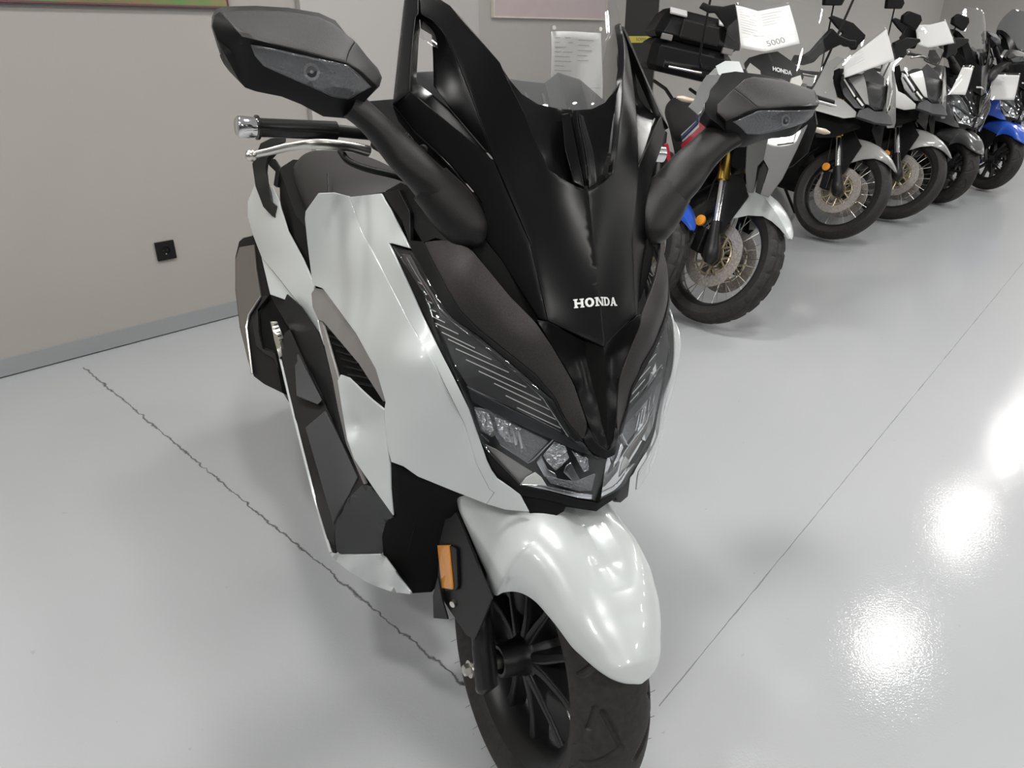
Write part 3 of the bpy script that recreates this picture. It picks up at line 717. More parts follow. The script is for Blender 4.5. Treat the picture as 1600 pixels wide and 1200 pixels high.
panel(FR, 'outer_shell', [(373, 377), (380, 371), (398, 367), (404, 378), (408, 405), (421, 460), (402, 484), (405, 540), (428, 548), (441, 614), (412, 600), (396, 588), (386, 560), (374, 512), (367, 453), (367, 402)], MATTE, mu, base=mb_, thick=.02, bevel=.003, mirror=None, step=9)
panel(FR, 'heat_shield', [(374, 386), (397, 382), (400, 420), (407, 463), (388, 492), (384, 512), (391, 560), (394, 584), (386, 560), (375, 512), (368, 453), (368, 404)], BRONZE, mu, base=mb_, dy=.010, thick=.012, bevel=.003, mirror=None, step=7)
line_strip(FR, 'shield_edge', [[(408, 463), (389, 492), (385, 512), (394, 584)]], .0035, ALU, mu, base=mb_, dy=.012, mirror=False)
panel(FR, 'lower_guard', [(410, 463), (420, 461), (402, 484), (404, 520), (410, 545), (430, 552), (436, 580), (428, 560), (412, 552), (400, 540), (394, 505)], GRAIN, mu, base=mb_, dy=.016, thick=.008, mirror=None, step=6)
panel(FR, 'belly_pan', [(403, 480), (422, 462), (440, 470), (455, 520), (448, 560), (436, 580), (426, 548), (404, 540)], DEEP, mu, base=mb_, dy=-.01, thick=.004, mirror=None)
# passenger peg
pg = loft('footpeg', [rr(-1.02, .262, .50, .012, .008), rr(-1.0, .270, .505, .022, .010), rr(-.93, .285, .47, .020, .010), rr(-.88, .287, .44, .008, .006)], ALU, sc) if False else panel(FR, 'footpeg', [Y(423, 503, -1.05), Y(433, 502, -1.05), Y(444, 530, -1.0), Y(438, 536, -.97), Y(441, 556, -.95), Y(436, 560, -.95), Y(428, 530, -1.02)], ALU, sc, thick=.012, mirror='copy')[0]
tubes('peg_groove', [[FR.L(428 + 2 * i, 508 + 6 * i, y=-1.04 + .014 * i), FR.L(434 + 2 * i, 506 + 6 * i, y=-1.04 + .014 * i)] for i in range(5)], .0016, MATTE, pg)
# ------------------------------------------------------------------ mirrors of the scooter
mb = TPS([(332, 70), (592, 125), (345, 12), (440, 155), (560, 75), (378, 57), (545, 97), (490, 180), (700, 300)], np.array([-.155, -.195, -.205, -.20, -.225, -.150, -.170, -.195, -.16]), reg=1e-5)
mbase = lambda q: mb(q)[0]
MS = .03      # the mirrors stand this much further forward
def MP(n, o, m, par, **k):
    sh = lambda L: [('Y', p[1], p[2], p[3] + MS) if p[0] == 'Y' else p for p in L]
    k = {**dict(base=mbase), **k}; b_ = k['base']; k['base'] = lambda q: float(b_(q)) + MS
    if 'extra' in k: k['extra'] = sh(k['extra'])
    return panel(FR, n, sh(o), m, par, **k)
hd = MP('mirror_housing', [(330, 42), (331, 26), (337, 15), (348, 10), (400, 9), (450, 12), (498, 20), (524, 32), (540, 52), (562, 76), (590, 106), (597, 121), (593, 135), (578, 150), (566, 163), (558, 178), (540, 185), (505, 182), (470, 163), (440, 151), (400, 143), (383, 137), (373, 125), (355, 92), (340, 65)],
        MATTE, sc, mirror=None, thick=.035, bevel=.006, step=9, dy=-.020)
TR = (344, 17, -.180)
MP('upper_facet', [Y(344, 16, -.180), Y(400, 14, -.196), Y(450, 17, -.206), Y(498, 25, -.212), Y(521, 36, -.212), Y(556, 64, -.205), Y(545, 82, -.180), Y(541, 97, -.162), Y(478, 81, -.155), Y(378, 57, -.146)], GRAIN, hd, mirror=None, thick=.012, bevel=.002, step=9, base=polyfit([(344, 16, -.180), (450, 17, -.206), (556, 64, -.205), (541, 97, -.162), (378, 57, -.146)], 1))
MP('end_facet', [Y(556, 64, -.205), Y(588, 105, -.208), Y(595, 121, -.200), Y(590, 136, -.184), Y(582, 128, -.176), Y(565, 111, -.168), Y(541, 97, -.162), Y(545, 82, -.180)], GRAIN, hd, mirror=None, thick=.012, bevel=.002, step=8, base=polyfit([(556, 64, -.205), (590, 106, -.206), (590, 135, -.184), (541, 97, -.162)], 1))
lsb = polyfit([(344, 16, -.180), (378, 57, -.146), (541, 97, -.162), (590, 136, -.184), (332, 44, -.182), (373, 125, -.178), (440, 151, -.186), (505, 182, -.195), (560, 176, -.195)], 2)
MP('lower_shell', [Y(344, 16, -.180), Y(378, 57, -.146), Y(478, 81, -.155), Y(541, 97, -.162), Y(565, 111, -.168), Y(582, 128, -.176), Y(590, 136, -.184), Y(577, 151, -.190), Y(564, 165, -.194), Y(554, 178, -.196), Y(540, 184, -.197), Y(505, 181, -.197), Y(470, 163, -.192), Y(440, 151, -.188), Y(400, 143, -.184), Y(383, 137, -.182), Y(373, 125, -.180), Y(355, 92, -.178), Y(340, 65, -.178), Y(331, 42, -.182), Y(334, 24, -.182)],
        MATTE, hd, mirror=None, thick=.010, bevel=.0015, step=8, base=lsb, extra=[Y(400, 90, -.158), Y(420, 110, -.165), Y(520, 155, -.176)])
sg = MP('turn_signal', [(391, 70), (410, 73), (440, 79), (545, 102), (564, 118), (581, 136), (545, 156), (520, 152), (412, 104), (398, 88)], SMOKE, hd, mirror=None, thick=.004, bevel=.001, base=lsb, dy=.006, step=7)
MP('signal_bowl', [(393, 72), (440, 81), (545, 104), (579, 136), (545, 154), (520, 150), (413, 103), (399, 88)], LAMPGREY, sg, mirror=None, thick=.003, base=lsb, dy=.0015, step=8)
q = FR.L(486, 112, y=lsb((486, 112)) + .002 + MS)
for r_, m_ in ((.010, LAMPGREY), (.0065, LAMPDARK), (.0022, LAMPGREY)):
    V = []; Fc = []; tube_into(V, Fc, [q, q + np.array([0, .002 + (.011 - r_) * .2, 0])], [r_, r_], 20); mesh('led_lens', V, Fc, m_, sg)
gl = MP('mirror_glass', [(334, 30), (345, 16), (450, 18), (520, 38), (588, 115), (570, 145), (500, 172), (440, 146), (385, 133), (345, 70)], CHROME, hd, mirror=None, thick=.002, dy=-.062, step=14)
S_ = [FR.L(545, 160, y=-.182), FR.L(575, 185, y=-.180), FR.L(612, 224, y=-.178), FR.L(650, 262, y=-.168), FR.L(676, 290, y=-.165)]
stk = tube('mirror_stalk', S_, [(.040, .018), (.036, .018), (.037, .021), (.040, .025), (.042, .029)], GRAIN, sc, n=20, spline=5)
S2 = [FR.L(672, 286, y=-.167), FR.L(700, 318, y=-.155), FR.L(722, 346, y=-.14), FR.L(738, 368, y=-.125), FR.L(748, 384, y=-.115)]
rt = tube('stalk_root', S2, [(.043, .030), (.045, .034), (.040, .033), (.028, .027), (.008, .012)], GRAIN, sc, n=20, spline=5)
def mirror_tree(o, parent):
    c = o.copy(); me = o.data.copy()
    for v in me.vertices: v.co.x = -v.co.x
    me.flip_normals(); c.data = me; COL.objects.link(c); c.parent = parent
    for ch in [x for x in bpy.data.objects if x.parent == o]: mirror_tree(ch, c)
    return c
for o in (hd, stk, rt): mirror_tree(o, sc)
# dark bracket beside the stalk
P_('stalk_cover', [(595, 318), (602, 298), (625, 285), (660, 300), (700, 350), (742, 386), (720, 384), (680, 372), (660, 380), (640, 345), (620, 330)], MATTE, thick=.006, dy=-.012)
P_('surround_edge', [(613, 166), (646, 206), (680, 237), (708, 266), (738, 300), (752, 320), (757, 345), (757, 374), (782, 404), (842, 499), (835, 505), (798, 466), (765, 426), (737, 388), (748, 372), (745, 340), (735, 320), (700, 285), (660, 235), (622, 190)], DEEP, thick=.006, dy=-.012)
bolt = FR.L(661, 234, y=-.225); V = []; Fc = []; tube_into(V, Fc, [bolt, bolt + np.array([.006, .010, 0])], [.008, .007], 12); b1 = mesh('bolt', V, Fc, DARKMETAL, sc); mirrored(b1)

# ------------------------------------------------------------------ handlebar
hb = [FR.L(371, 198, y=-.47), FR.L(396, 198, y=-.474), FR.L(520, 203, y=-.49), FR.L(600, 212, y=-.50)]
hb = [np.array(p) for p in hb]
ax = (hb[2] - hb[1]) / np.linalg.norm(hb[2] - hb[1])
tube('bar_end', [hb[0] - ax * .002, hb[0] + ax * .002, hb[0] + ax * .022, hb[0] + ax * .030], [.014, .0175, .0175, .0165], CHROME, sc, n=24)
gp = tube('grip', [hb[0] + ax * .030, hb[0] + ax * .034, hb[0] + ax * .036, hb[0] + ax * .16, hb[0] + ax * .17], [.020, .020, .0155, .016, .016], mat('glossy_rubber', (.010, .010, .010), .22), sc, n=24)
gr = []
for k in range(6):
    s0 = .05 + k * .018; pts = []
    for j in range(7):
        a = -.9 + j * .3; e1 = np.cross(ax, [0, 0, 1]); e1 /= np.linalg.norm(e1); e2 = np.cross(e1, ax)
        pts.append(hb[0] + ax * (s0 + .012 * j / 6) + (e1 * cos(a) * -1 + e2 * sin(a)) * -.0162 * -1)
    gr.append(pts)
tubes('grip_groove', gr, .0012, DEEP, gp)
tube('handlebar', [hb[0] + ax * .17, hb[3], np.array([.05, -.44, 1.06]), np.array([-.05, -.44, 1.06]), np.array([-hb[3][0], hb[3][1], hb[3][2]]), np.array([-hb[0][0], hb[0][1], hb[0][2]])], .011, MATTE, sc)
for s in (1,):
    lv = [FR.L(398, 242, y=-.40), FR.L(425, 236, y=-.395), FR.L(455, 229, y=-.39), FR.L(495, 225, y=-.39), FR.L(545, 229, y=-.41), FR.L(575, 236, y=-.43)]
    tube('brake_lever', lv, [(.004, .006), (.005, .0065), (.006, .0075), (.006, .0085), (.006, .0085), (.008, .010)], ALU, sc, n=12, spline=5)
    bc = FR.L(392, 243, y=-.40); bm = bmesh.new(); bmesh.ops.create_uvsphere(bm, u_segments=20, v_segments=14, radius=.0095, matrix=Matrix.Translation(Vector(bc))); me = bpy.data.meshes.new('lever_ball'); bm.to_mesh(me); bm.free(); me.shade_smooth(); link('lever_ball', me, ALU, sc)
# left hand side of the bar
for nm, P5, R5, m5 in (('grip', [hb[0] + ax * .030, hb[0] + ax * .036, hb[0] + ax * .16], [.020, .0155, .016], MATTE), ('bar_end', [hb[0], hb[0] + ax * .03], [.0175, .0175], CHROME)):
    tube(nm, [np.array([-p[0], p[1], p[2]]) for p in P5], R5, m5, sc, n=20)
sw = panel(FR, 'switch_housing', [Y(574, 158, -.46), Y(618, 154, -.44), Y(624, 168, -.43), Y(650, 205, -.40), Y(668, 226, -.39), Y(640, 262, -.40), Y(600, 236, -.43), Y(575, 200, -.46)], MATTE, sc, thick=.03, mirror='copy')[0]
tp = FR.L(626, 212, y=-.405); text_mesh('lettering', 'NISSIN', .016, mat('cast_lettering', (.16, .16, .16), .4), sw, tp, (-1, .25, -.02), (0, 0, 1), .0012)
# hose
tube('brake_hose', [FR.L(532, 236, y=-.42), FR.L(545, 252, y=-.40), FR.L(575, 264, y=-.38), FR.L(620, 275, y=-.36), FR.L(660, 290, y=-.34)], .006, MATTE, sc, spline=5)
# badge
lc = FR.L(935, 469, x=0) + np.array([0, .004, 0])
def serif_word(word, w, h, origin, tilt, parent):
    """block letters with slab serifs, built as bars"""
    t = .26
    G = {'H': [(0, 0, t, 1), (1 - t, 0, 1, 1), (t, .40, 1 - t, .60), (-.10, 0, t + .1, .14), (-.10, .86, t + .1, 1), (1 - t - .1, 0, 1.1, .14), (1 - t - .1, .86, 1.1, 1)],
         'N': [(0.02, 0, .02 + t * .7, 1), (1 - t * .7, 0, 1, 1), (-.10, 0, t + .08, .14), (-.1, .86, t, 1), (1 - t - .05, .86, 1.1, 1)],
         'D': [(0, 0, t, 1), (-.1, 0, .55, .15), (-.1, .85, .55, 1)], 'O': [], 'A': [(-.12, 0, .25, .14), (.62, 0, 1.12, .14), (.28, .26, .72, .40)]}
    V = []; Fc = []; adv = w / 5.0; lw = adv * .80
    right = np.array([-1., 0, 0]); up = np.array([0, -sin(tilt), cos(tilt)]); nrm = np.array([0, cos(tilt), sin(tilt)])
    def poly(pts, x0):
        s0 = len(V); k = len(pts)
        for e in (0, .0016):
            for (a, b) in pts: V.append(tuple(origin + right * (x0 + a * lw) + up * ((b - .5) * h) + nrm * (e + surf(x0 + a * lw))))
        Fc.append([s0 + k + i for i in range(k)]); Fc.append([s0 + i for i in range(k)][::-1])
        for i in range(k): Fc.append([s0 + i, s0 + (i + 1) % k, s0 + k + (i + 1) % k, s0 + k + i])
    def surf(x): return -.35 * x * x / .04 * .12
    def ring(cx, cy, ax_, ay, bx, by, x0, a0, a1, n=16):
        for i in range(n):
            t0, t1 = a0 + (a1 - a0) * i / n, a0 + (a1 - a0) * (i + 1) / n
            poly([(cx + ax_ * cos(t0), cy + ay * sin(t0)), (cx + ax_ * cos(t1), cy + ay * sin(t1)), (cx + bx * cos(t1), cy + by * sin(t1)), (cx + bx * cos(t0), cy + by * sin(t0))], x0)
    for i, ch in enumerate(word):
        x0 = -w / 2 + adv * i + adv * .1
        for (a, b, c_, d) in G[ch]: poly([(a, b), (c_, b), (c_, d), (a, d)], x0)
        if ch == 'O': ring(.5, .5, .52, .52, .25, .32, x0, 0, 2 * pi, 24)
        if ch == 'D': ring(.45, .5, .55, .5, .27, .33, x0, -pi / 2, pi / 2, 14)
        if ch == 'N': poly([(0.02, 1), (.30, 1), (1, 0), (.72, 0)], x0)
        if ch == 'A': poly([(0, 0), (.16, 0), (.52, .86), (.40, 1)], x0); poly([(.62, 0), (.98, 0), (.62, 1), (.38, 1)], x0)
    from mathutils.bvhtree import BVHTree
    bt = BVHTree.FromPolygons([v.co[:] for v in parent.data.vertices], [p.vertices[:] for p in parent.data.polygons])
    W = []
    for p in V:
        h = (Vector(p) - Vector(origin)).dot(Vector(nrm)) - surf((Vector(p) - Vector(origin)).dot(Vector(right)))
        hit = bt.ray_cast(Vector(p) + Vector(nrm) * .1, -Vector(nrm), .3)
        W.append(tuple(hit[0] + Vector(nrm) * (h + .0004)) if hit[0] else p)
    return mesh('badge_lettering', W, Fc, LETTER, parent, smooth=False)
gs = [o for o in bpy.data.objects if o.name == 'windscreen_surround'][0]
serif_word('HONDA', .080, .0135, lc + np.array([0, .0015, 0]), radians(27), gs)

# ------------------------------------------------------------------ front wheel and fork of the scooter
WO = np.array([.022, -.006, .270]); WC, WS = radians(1.75), radians(1.0)
def WF(p):
    x, y, z = p; x, z = x * cos(WC) - z * sin(WC), x * sin(WC) + z * cos(WC)
    return (WO[0] + x * cos(WS) + y * sin(WS), WO[1] - x * sin(WS) + y * cos(WS), WO[2] + z)
RT, WT = .274, .070
prof = []
NP = 84
for j in range(NP + 1):
    t = -1 + 2 * j / NP; a = t * 1.52
    prof.append((WT * sin(a) ** 1 * (1.0), RT - .048 * (1 - cos(a)) ** 1.15))
prof = [(-.052, .196)] + [(-.060, .204)] + prof + [(.060, .204), (.052, .196)]
NA = 1000
def seg_d(px, py, ax_, ay, bx, by):
    dx, dy_ = bx - ax_, by - ay; t = max(0, min(1, ((px - ax_) * dx + (py - ay) * dy_) / (dx * dx + dy_ * dy_))); return hypot(px - ax_ - t * dx, py - ay - t * dy_)
PITCH = 2 * pi * RT / 11
GS = [(.012, .05, .060, .018, .0030), (.012, .05, .040, .112, .0028), (-.022, .015, -.060, .075, .0030), (-.060, .100, -.048, .115, .0022), (-.048, .115, -.060, .130, .0022), (.058, .085, .050, .12, .0022)]
V = []; Fc = []; m_ = len(prof)
for i in range(NA):
    th = 2 * pi * i / NA; s = (th * RT) % PITCH
    for j, (x, r) in enumerate(prof):
        d = 0
        if r > RT - .032:
            for (a, b, c_, e, w) in GS:
                for k in (-PITCH, 0, PITCH):
                    q = seg_d(x, s + k, a, b, c_, e)
                    if q < w * 2.1: t_ = min(1, (w * 2.1 - q) / (w * 1.3)); d = max(d, t_ * t_ * (3 - 2 * t_))
        V.append(WF((x, (r - .0055 * d) * cos(th), (r - .0055 * d) * sin(th))))
for i in range(NA):
    for j in range(m_ - 1):
        a, b = i * m_ + j, i * m_ + j + 1; c_, d = ((i + 1) % NA) * m_ + j + 1, ((i + 1) % NA) * m_ + j
        Fc.append([a, d, c_, b])
ty = mesh('front_tyre', V, Fc, RUBBER, sc, angle=50)
# little moulding hairs of the new tyre
hv = []
for i in range(34):
    a = 2 * pi * i / 34
    for s in (1, -1):
        b = WF((s * .069, .238 * cos(a), .238 * sin(a))); e = WF((s * .080, .240 * cos(a + .01), .240 * sin(a + .01))); hv.append([b, e])
tubes('moulding_hair', hv, .0004, RUBBER, ty, n=4)
rim = lathe('wheel_rim', [(-.054, .200), (-.056, .208), (-.052, .208), (-.048, .196), (-.030, .180), (-.022, .172), (.022, .172), (.030, .180), (.048, .196), (.052, .208), (.056, .208), (.054, .200), (.046, .186), (.026, .166), (0, .160), (-.026, .166), (-.046, .186)], CASTBLACK, sc, n=120, xf=WF, closed=True)
# ten spokes in five pairs
for k in range(10):
    a = 2 * pi * (k // 2) / 5 + (.16 if k % 2 else -.16) + .35; a2 = 2 * pi * (k // 2) / 5 + (.30 if k % 2 else -.30) + .35
    def R_(x, r, an, w, off=0): return WF((x, r * cos(an) - (w + off) * sin(an), r * sin(an) + (w + off) * cos(an)))
    rg = []
    for r, an, w, xx in ((.030, a, .012, .034), (.07, (a + a2) / 2, .010, .026), (.12, a2, .0085, .018), (.166, a2 + (.04 if k % 2 else -.04), .012, .016)):
        rg.append([R_(xx + .004, r, an, -w * .6), R_(xx + .004, r, an, w * .6), R_(xx, r, an, w), R_(-xx * .8, r, an, w), R_(-xx * .8, r, an, -w), R_(xx, r, an, -w)])
    loft('spoke', rg, CASTBLACK, rim, angle=25, bevel=.002)
lathe('hub', [(-.05, 0), (-.05, .04), (-.04, .045), (.03, .042), (.036, .036), (.04, .033)], CASTBLACK, rim, n=48, xf=WF)
lathe('hub_sleeve', [(.030, .040), (.036, .037), (.046, .033), (.082, .029), (.084, .028), (.084, .0225), (.081, .0215), (.060, .0215), (.060, .01)], CASTBLACK, sc, n=48, xf=WF)
lathe('axle_spacer', [(.055, .0), (.055, .013), (.115, .013), (.115, 0)], ALU, sc, n=32, xf=WF)
lathe('brake_disc', [(-.062, .075), (-.062, .125), (-.066, .125), (-.066, .075)], ALU, sc, n=72, xf=WF, closed=True)
# fork
FX = .117
def fk(x, t, dx=0, dy_=0, dz=0):
    # t: metres up the fork from the axle
    return WF((x + dx, .0 - t * sin(radians(27)) + dy_ + .018, t * cos(radians(27)) + dz))
for s in (1, -1):
    lg = tube('fork_leg', [fk(s * FX, -.040, dy_=-.02), fk(s * FX, -.02), fk(s * FX, .05), fk(s * FX, .055), fk(s * FX, .12), fk(s * FX, .122), fk(s * FX, .30)], [(.012, .016), (.016, .022), (.016, .022), (.0195, .021), (.0195, .021), (.0175, .0175), (.0175, .0175)], CASTBLACK, sc, n=24, up=(1, 0, 0))
    V = []; Fc = []; tube_into(V, Fc, [fk(s * FX, .30), fk(s * FX, .52)], [.0165, .0165], 20); mesh('fork_tube', V, Fc, DEEP, lg)
    lathe('axle_washer', [(s * .138, .0), (s * .138, .0155), (s * .142, .0155), (s * .142, 0)][::s], ALU, lg, n=24, xf=WF)
    lathe('axle_bolt', [(s * .141, .0), (s * .141, .0115), (s * .152, .0105), (s * .154, .007), (s * .154, 0)][::s], ALU, lg, n=6, xf=WF, angle=20)

# fender in the wheel's own polar space
edge = [(32.5, .312, .006), (33.5, .308, .026), (35.5, .302, .044), (38.5, .292, .058), (42, .282, .069), (46, .274, .080), (52, .268, .090), (58, .257, .096), (64, .247, .102), (69, .236, .110), (73, .222, .118), (76, .207, .127), (79, .193, .135), (90, .208, .136), (100, .225, .137), (115, .277, .138), (126, .305, .12)]
def fender_ring(ph, er, hwid):
    a = radians(ph); top = .322 + .03 * max(0, min(1, (ph - 50) / 50)) - .006 * max(0, min(1, (38 - ph) / 6))
    groove = max(0, min(1, (ph - 57) / 8)); p = 2.1 + 1.1 * max(0, min(1, (ph - 42) / 30)); pts = []
    for j in range(29):
        t = pi / 2 * j / 28; cx, sx = sin(t) ** (2 / p), cos(t) ** (2 / p)
        x = hwid * cx; r = er + (top - er) * sx
        if x < .046: r -= .017 * groove * .5 * (1 + cos(pi * x / .046))
        pts.append((x, r))
    return None, pts, a
es = [tuple(q) for q in catmull(edge, 7)]
V = []; Fc = []; NR = 27
for e in es:
    _, pts, a = fender_ring(*e)
    full = [(-x * min(1, .100 / e[2]), r) for x, r in pts[::-1]][:-1] + pts
    NR = len(full)
    for x, r in full: V.append(WF((x, r * cos(a), r * sin(a))))
for i in range(len(es) - 1):
    for j in range(NR - 1): Fc.append([i * NR + j, i * NR + j + 1, (i + 1) * NR + j + 1, (i + 1) * NR + j])
fd = mesh('front_fender', V, Fc, WHITE, sc, angle=50, solid=.003, bevel=.001, off=1)
bm = bmesh.new(); bm.from_mesh(fd.data); bmesh.ops.recalc_face_normals(bm, faces=bm.faces)
cen = Vector(WF((0, 0, 0))); sgn = sum((f.normal.dot(f.calc_center_median() - cen)) * f.calc_area() for f in bm.faces)
if sgn < 0: bmesh.ops.reverse_faces(bm, faces=bm.faces)
bm.to_mesh(fd.data); bm.free(); fd.modifiers['solid'].offset = -1
# rear half of the fender, dark
V = []; Fc = []
for i, ph in enumerate((140, 155, 170, 185, 195)):
    a = radians(ph)
    for x in (-.075, -.05, 0, .05, .075): V.append(WF((x, (.315 - 2 * x * x) * cos(a), (.315 - 2 * x * x) * sin(a))))
for i in range(4):
    for j in range(4): Fc.append([i * 5 + j, i * 5 + j + 1, i * 5 + 6 + j, i * 5 + 5 + j])
mesh('rear_mudguard', V, Fc, MATTE, sc, solid=.003)
# fork cover with its orange reflector: a plate beside the fork
pb = lambda q: float(FR.LP(q[0], q[1], (1, -.10, 0), .168)[1])
fc1, fc2 = panel(FR, 'fork_cover', [(695, 812), (704, 808), (712, 800), (718, 812), (768, 936), (752, 975), (741, 1000), (728, 992), (690, 935), (684, 900), (686, 850)], MATTE, sc, base=pb, thick=.004, step=9, shift=.044)
def refl(o_, par):
    pass
r1 = panel(FR, 'reflector_frame', [(688, 853), (708, 853), (713, 858), (715, 915), (712, 922), (696, 924), (690, 918)], MATTE, fc1, base=pb, dy=.014, thick=.006, mirror=None, step=6)
r2 = panel(FR, 'reflector', [(683, 852), (700, 852), (706, 914), (706, 921), (690, 919)], AMBER, fc1, base=pb, dy=.022, thick=.006, mirror=None, step=6)
for o in (r1, r2): mirrored(o, shift=.044).parent = fc2
sb = FR.L(710, 942, y=pb((710, 942)) + .004); V = []; Fc = []; tube_into(V, Fc, [sb, sb + np.array([.006, .003, 0])], [.0075, .006], 16); s1 = mesh('cover_screw', V, Fc, ALU, fc1); mirrored(s1, shift=.044).parent = fc2
# dark flap behind the fork
P_('splash_flap', [Y(684, 900, -.16), Y(690, 935, -.14), Y(700, 968, -.12), Y(677, 966, -.18), Y(676, 930, -.20)], MATTE, thick=.003, mirror=None)

# rear wheel, swing arm and side stand, mostly hidden behind the body
RW = (0, -1.50, .272)
xr = lambda p: (p[0] + RW[0], p[1] + RW[1], p[2] + RW[2])
lathe('rear_tyre', [(-.05, .18), (-.066, .20), (-.07, .235), (-.05, .262), (0, .273), (.05, .262), (.07, .235), (.066, .20), (.05, .18)], RUBBER, sc, n=72, xf=xr)
lathe('rear_rim', [(-.05, .182), (-.03, .165), (.03, .165), (.05, .182), (.045, .16), (.02, .05), (.02, 0)], CASTBLACK, sc, n=60, xf=xr)
loft('engine', [rr(y, cx, cz, w, h) for y, cx, cz, w, h in ((-.55, 0, .30, .11, .10), (-.9, 0, .30, .15, .14), (-1.2, -.03, .32, .13, .13), (-1.5, -.12, .30, .04, .10))], DEEP, sc)
tube('side_stand', [(-.15, -.62, .22), (-.30, -.60, .045), (-.345, -.60, .045)], .011, MATTE, sc)
loft('tail_light', [rr(-1.68, 0, .86, .12, .03), rr(-1.72, 0, .86, .09, .02)], mat('red_lens', (.35, .01, .01), .2), sc)
# ------------------------------------------------------------------ the row of machines behind
GREYP = mat('grey_paint', (.085, .085, .085), .38, coat=.25)
SILVERP = mat('silver_paint', (.27, .27, .265), .32, metal=.25, coat=.7)
RED = mat('red_stripe', (.42, .008, .03), .35, coat=.5)
BLUEP = mat('blue_paint', (.02, .09, .50), .3, coat=.8)
NAVY = mat('navy_stripe', (.02, .03, .12), .35)
SPOKEM = mat('spoke_steel', (.55, .54, .5), .3, metal=1.)
DISCM = mat('disc_steel', (.62, .57, .54), .38, metal=.7, noise=(110, 1., (.40, .36, .34)))
FLAP = mat('plastic_sleeve', (.62, .62, .61), .12, coat=1., bump=(18, .8, .02))
RUST = mat('grey_sleeve', (.15, .13, .12), .5, metal=.3)

def copy_tree(o, parent=None, swap=None):
    c = o.copy(); COL.objects.link(c)
    if parent is not None: c.parent = parent
    if swap and c.type == 'MESH' and c.material_slots and c.material_slots[0].material and c.material_slots[0].material.name in swap:
        new = swap[c.material_slots[0].material.name]; c.material_slots[0].link = 'OBJECT'; c.material_slots[0].material = new
    for ch in kids[o.name] if o.name in kids else []: copy_tree(ch, c, swap)
    return c
kids = {}
def index_kids():
    kids.clear()
    for o in bpy.data.objects:
        if o.parent: kids.setdefault(o.parent.name, []).append(o)

def place(hub, R, yaw, lean, rot=0):
    d = ray(*hub); t = (R * cos(lean) - H) / d[2]; w = CAM + t * d
    cl, sl, cy, sy = cos(lean), sin(lean), cos(yaw), sin(yaw)
    return (w[0] - sl * cy * R, w[1] - sl * sy * R, 0.0)

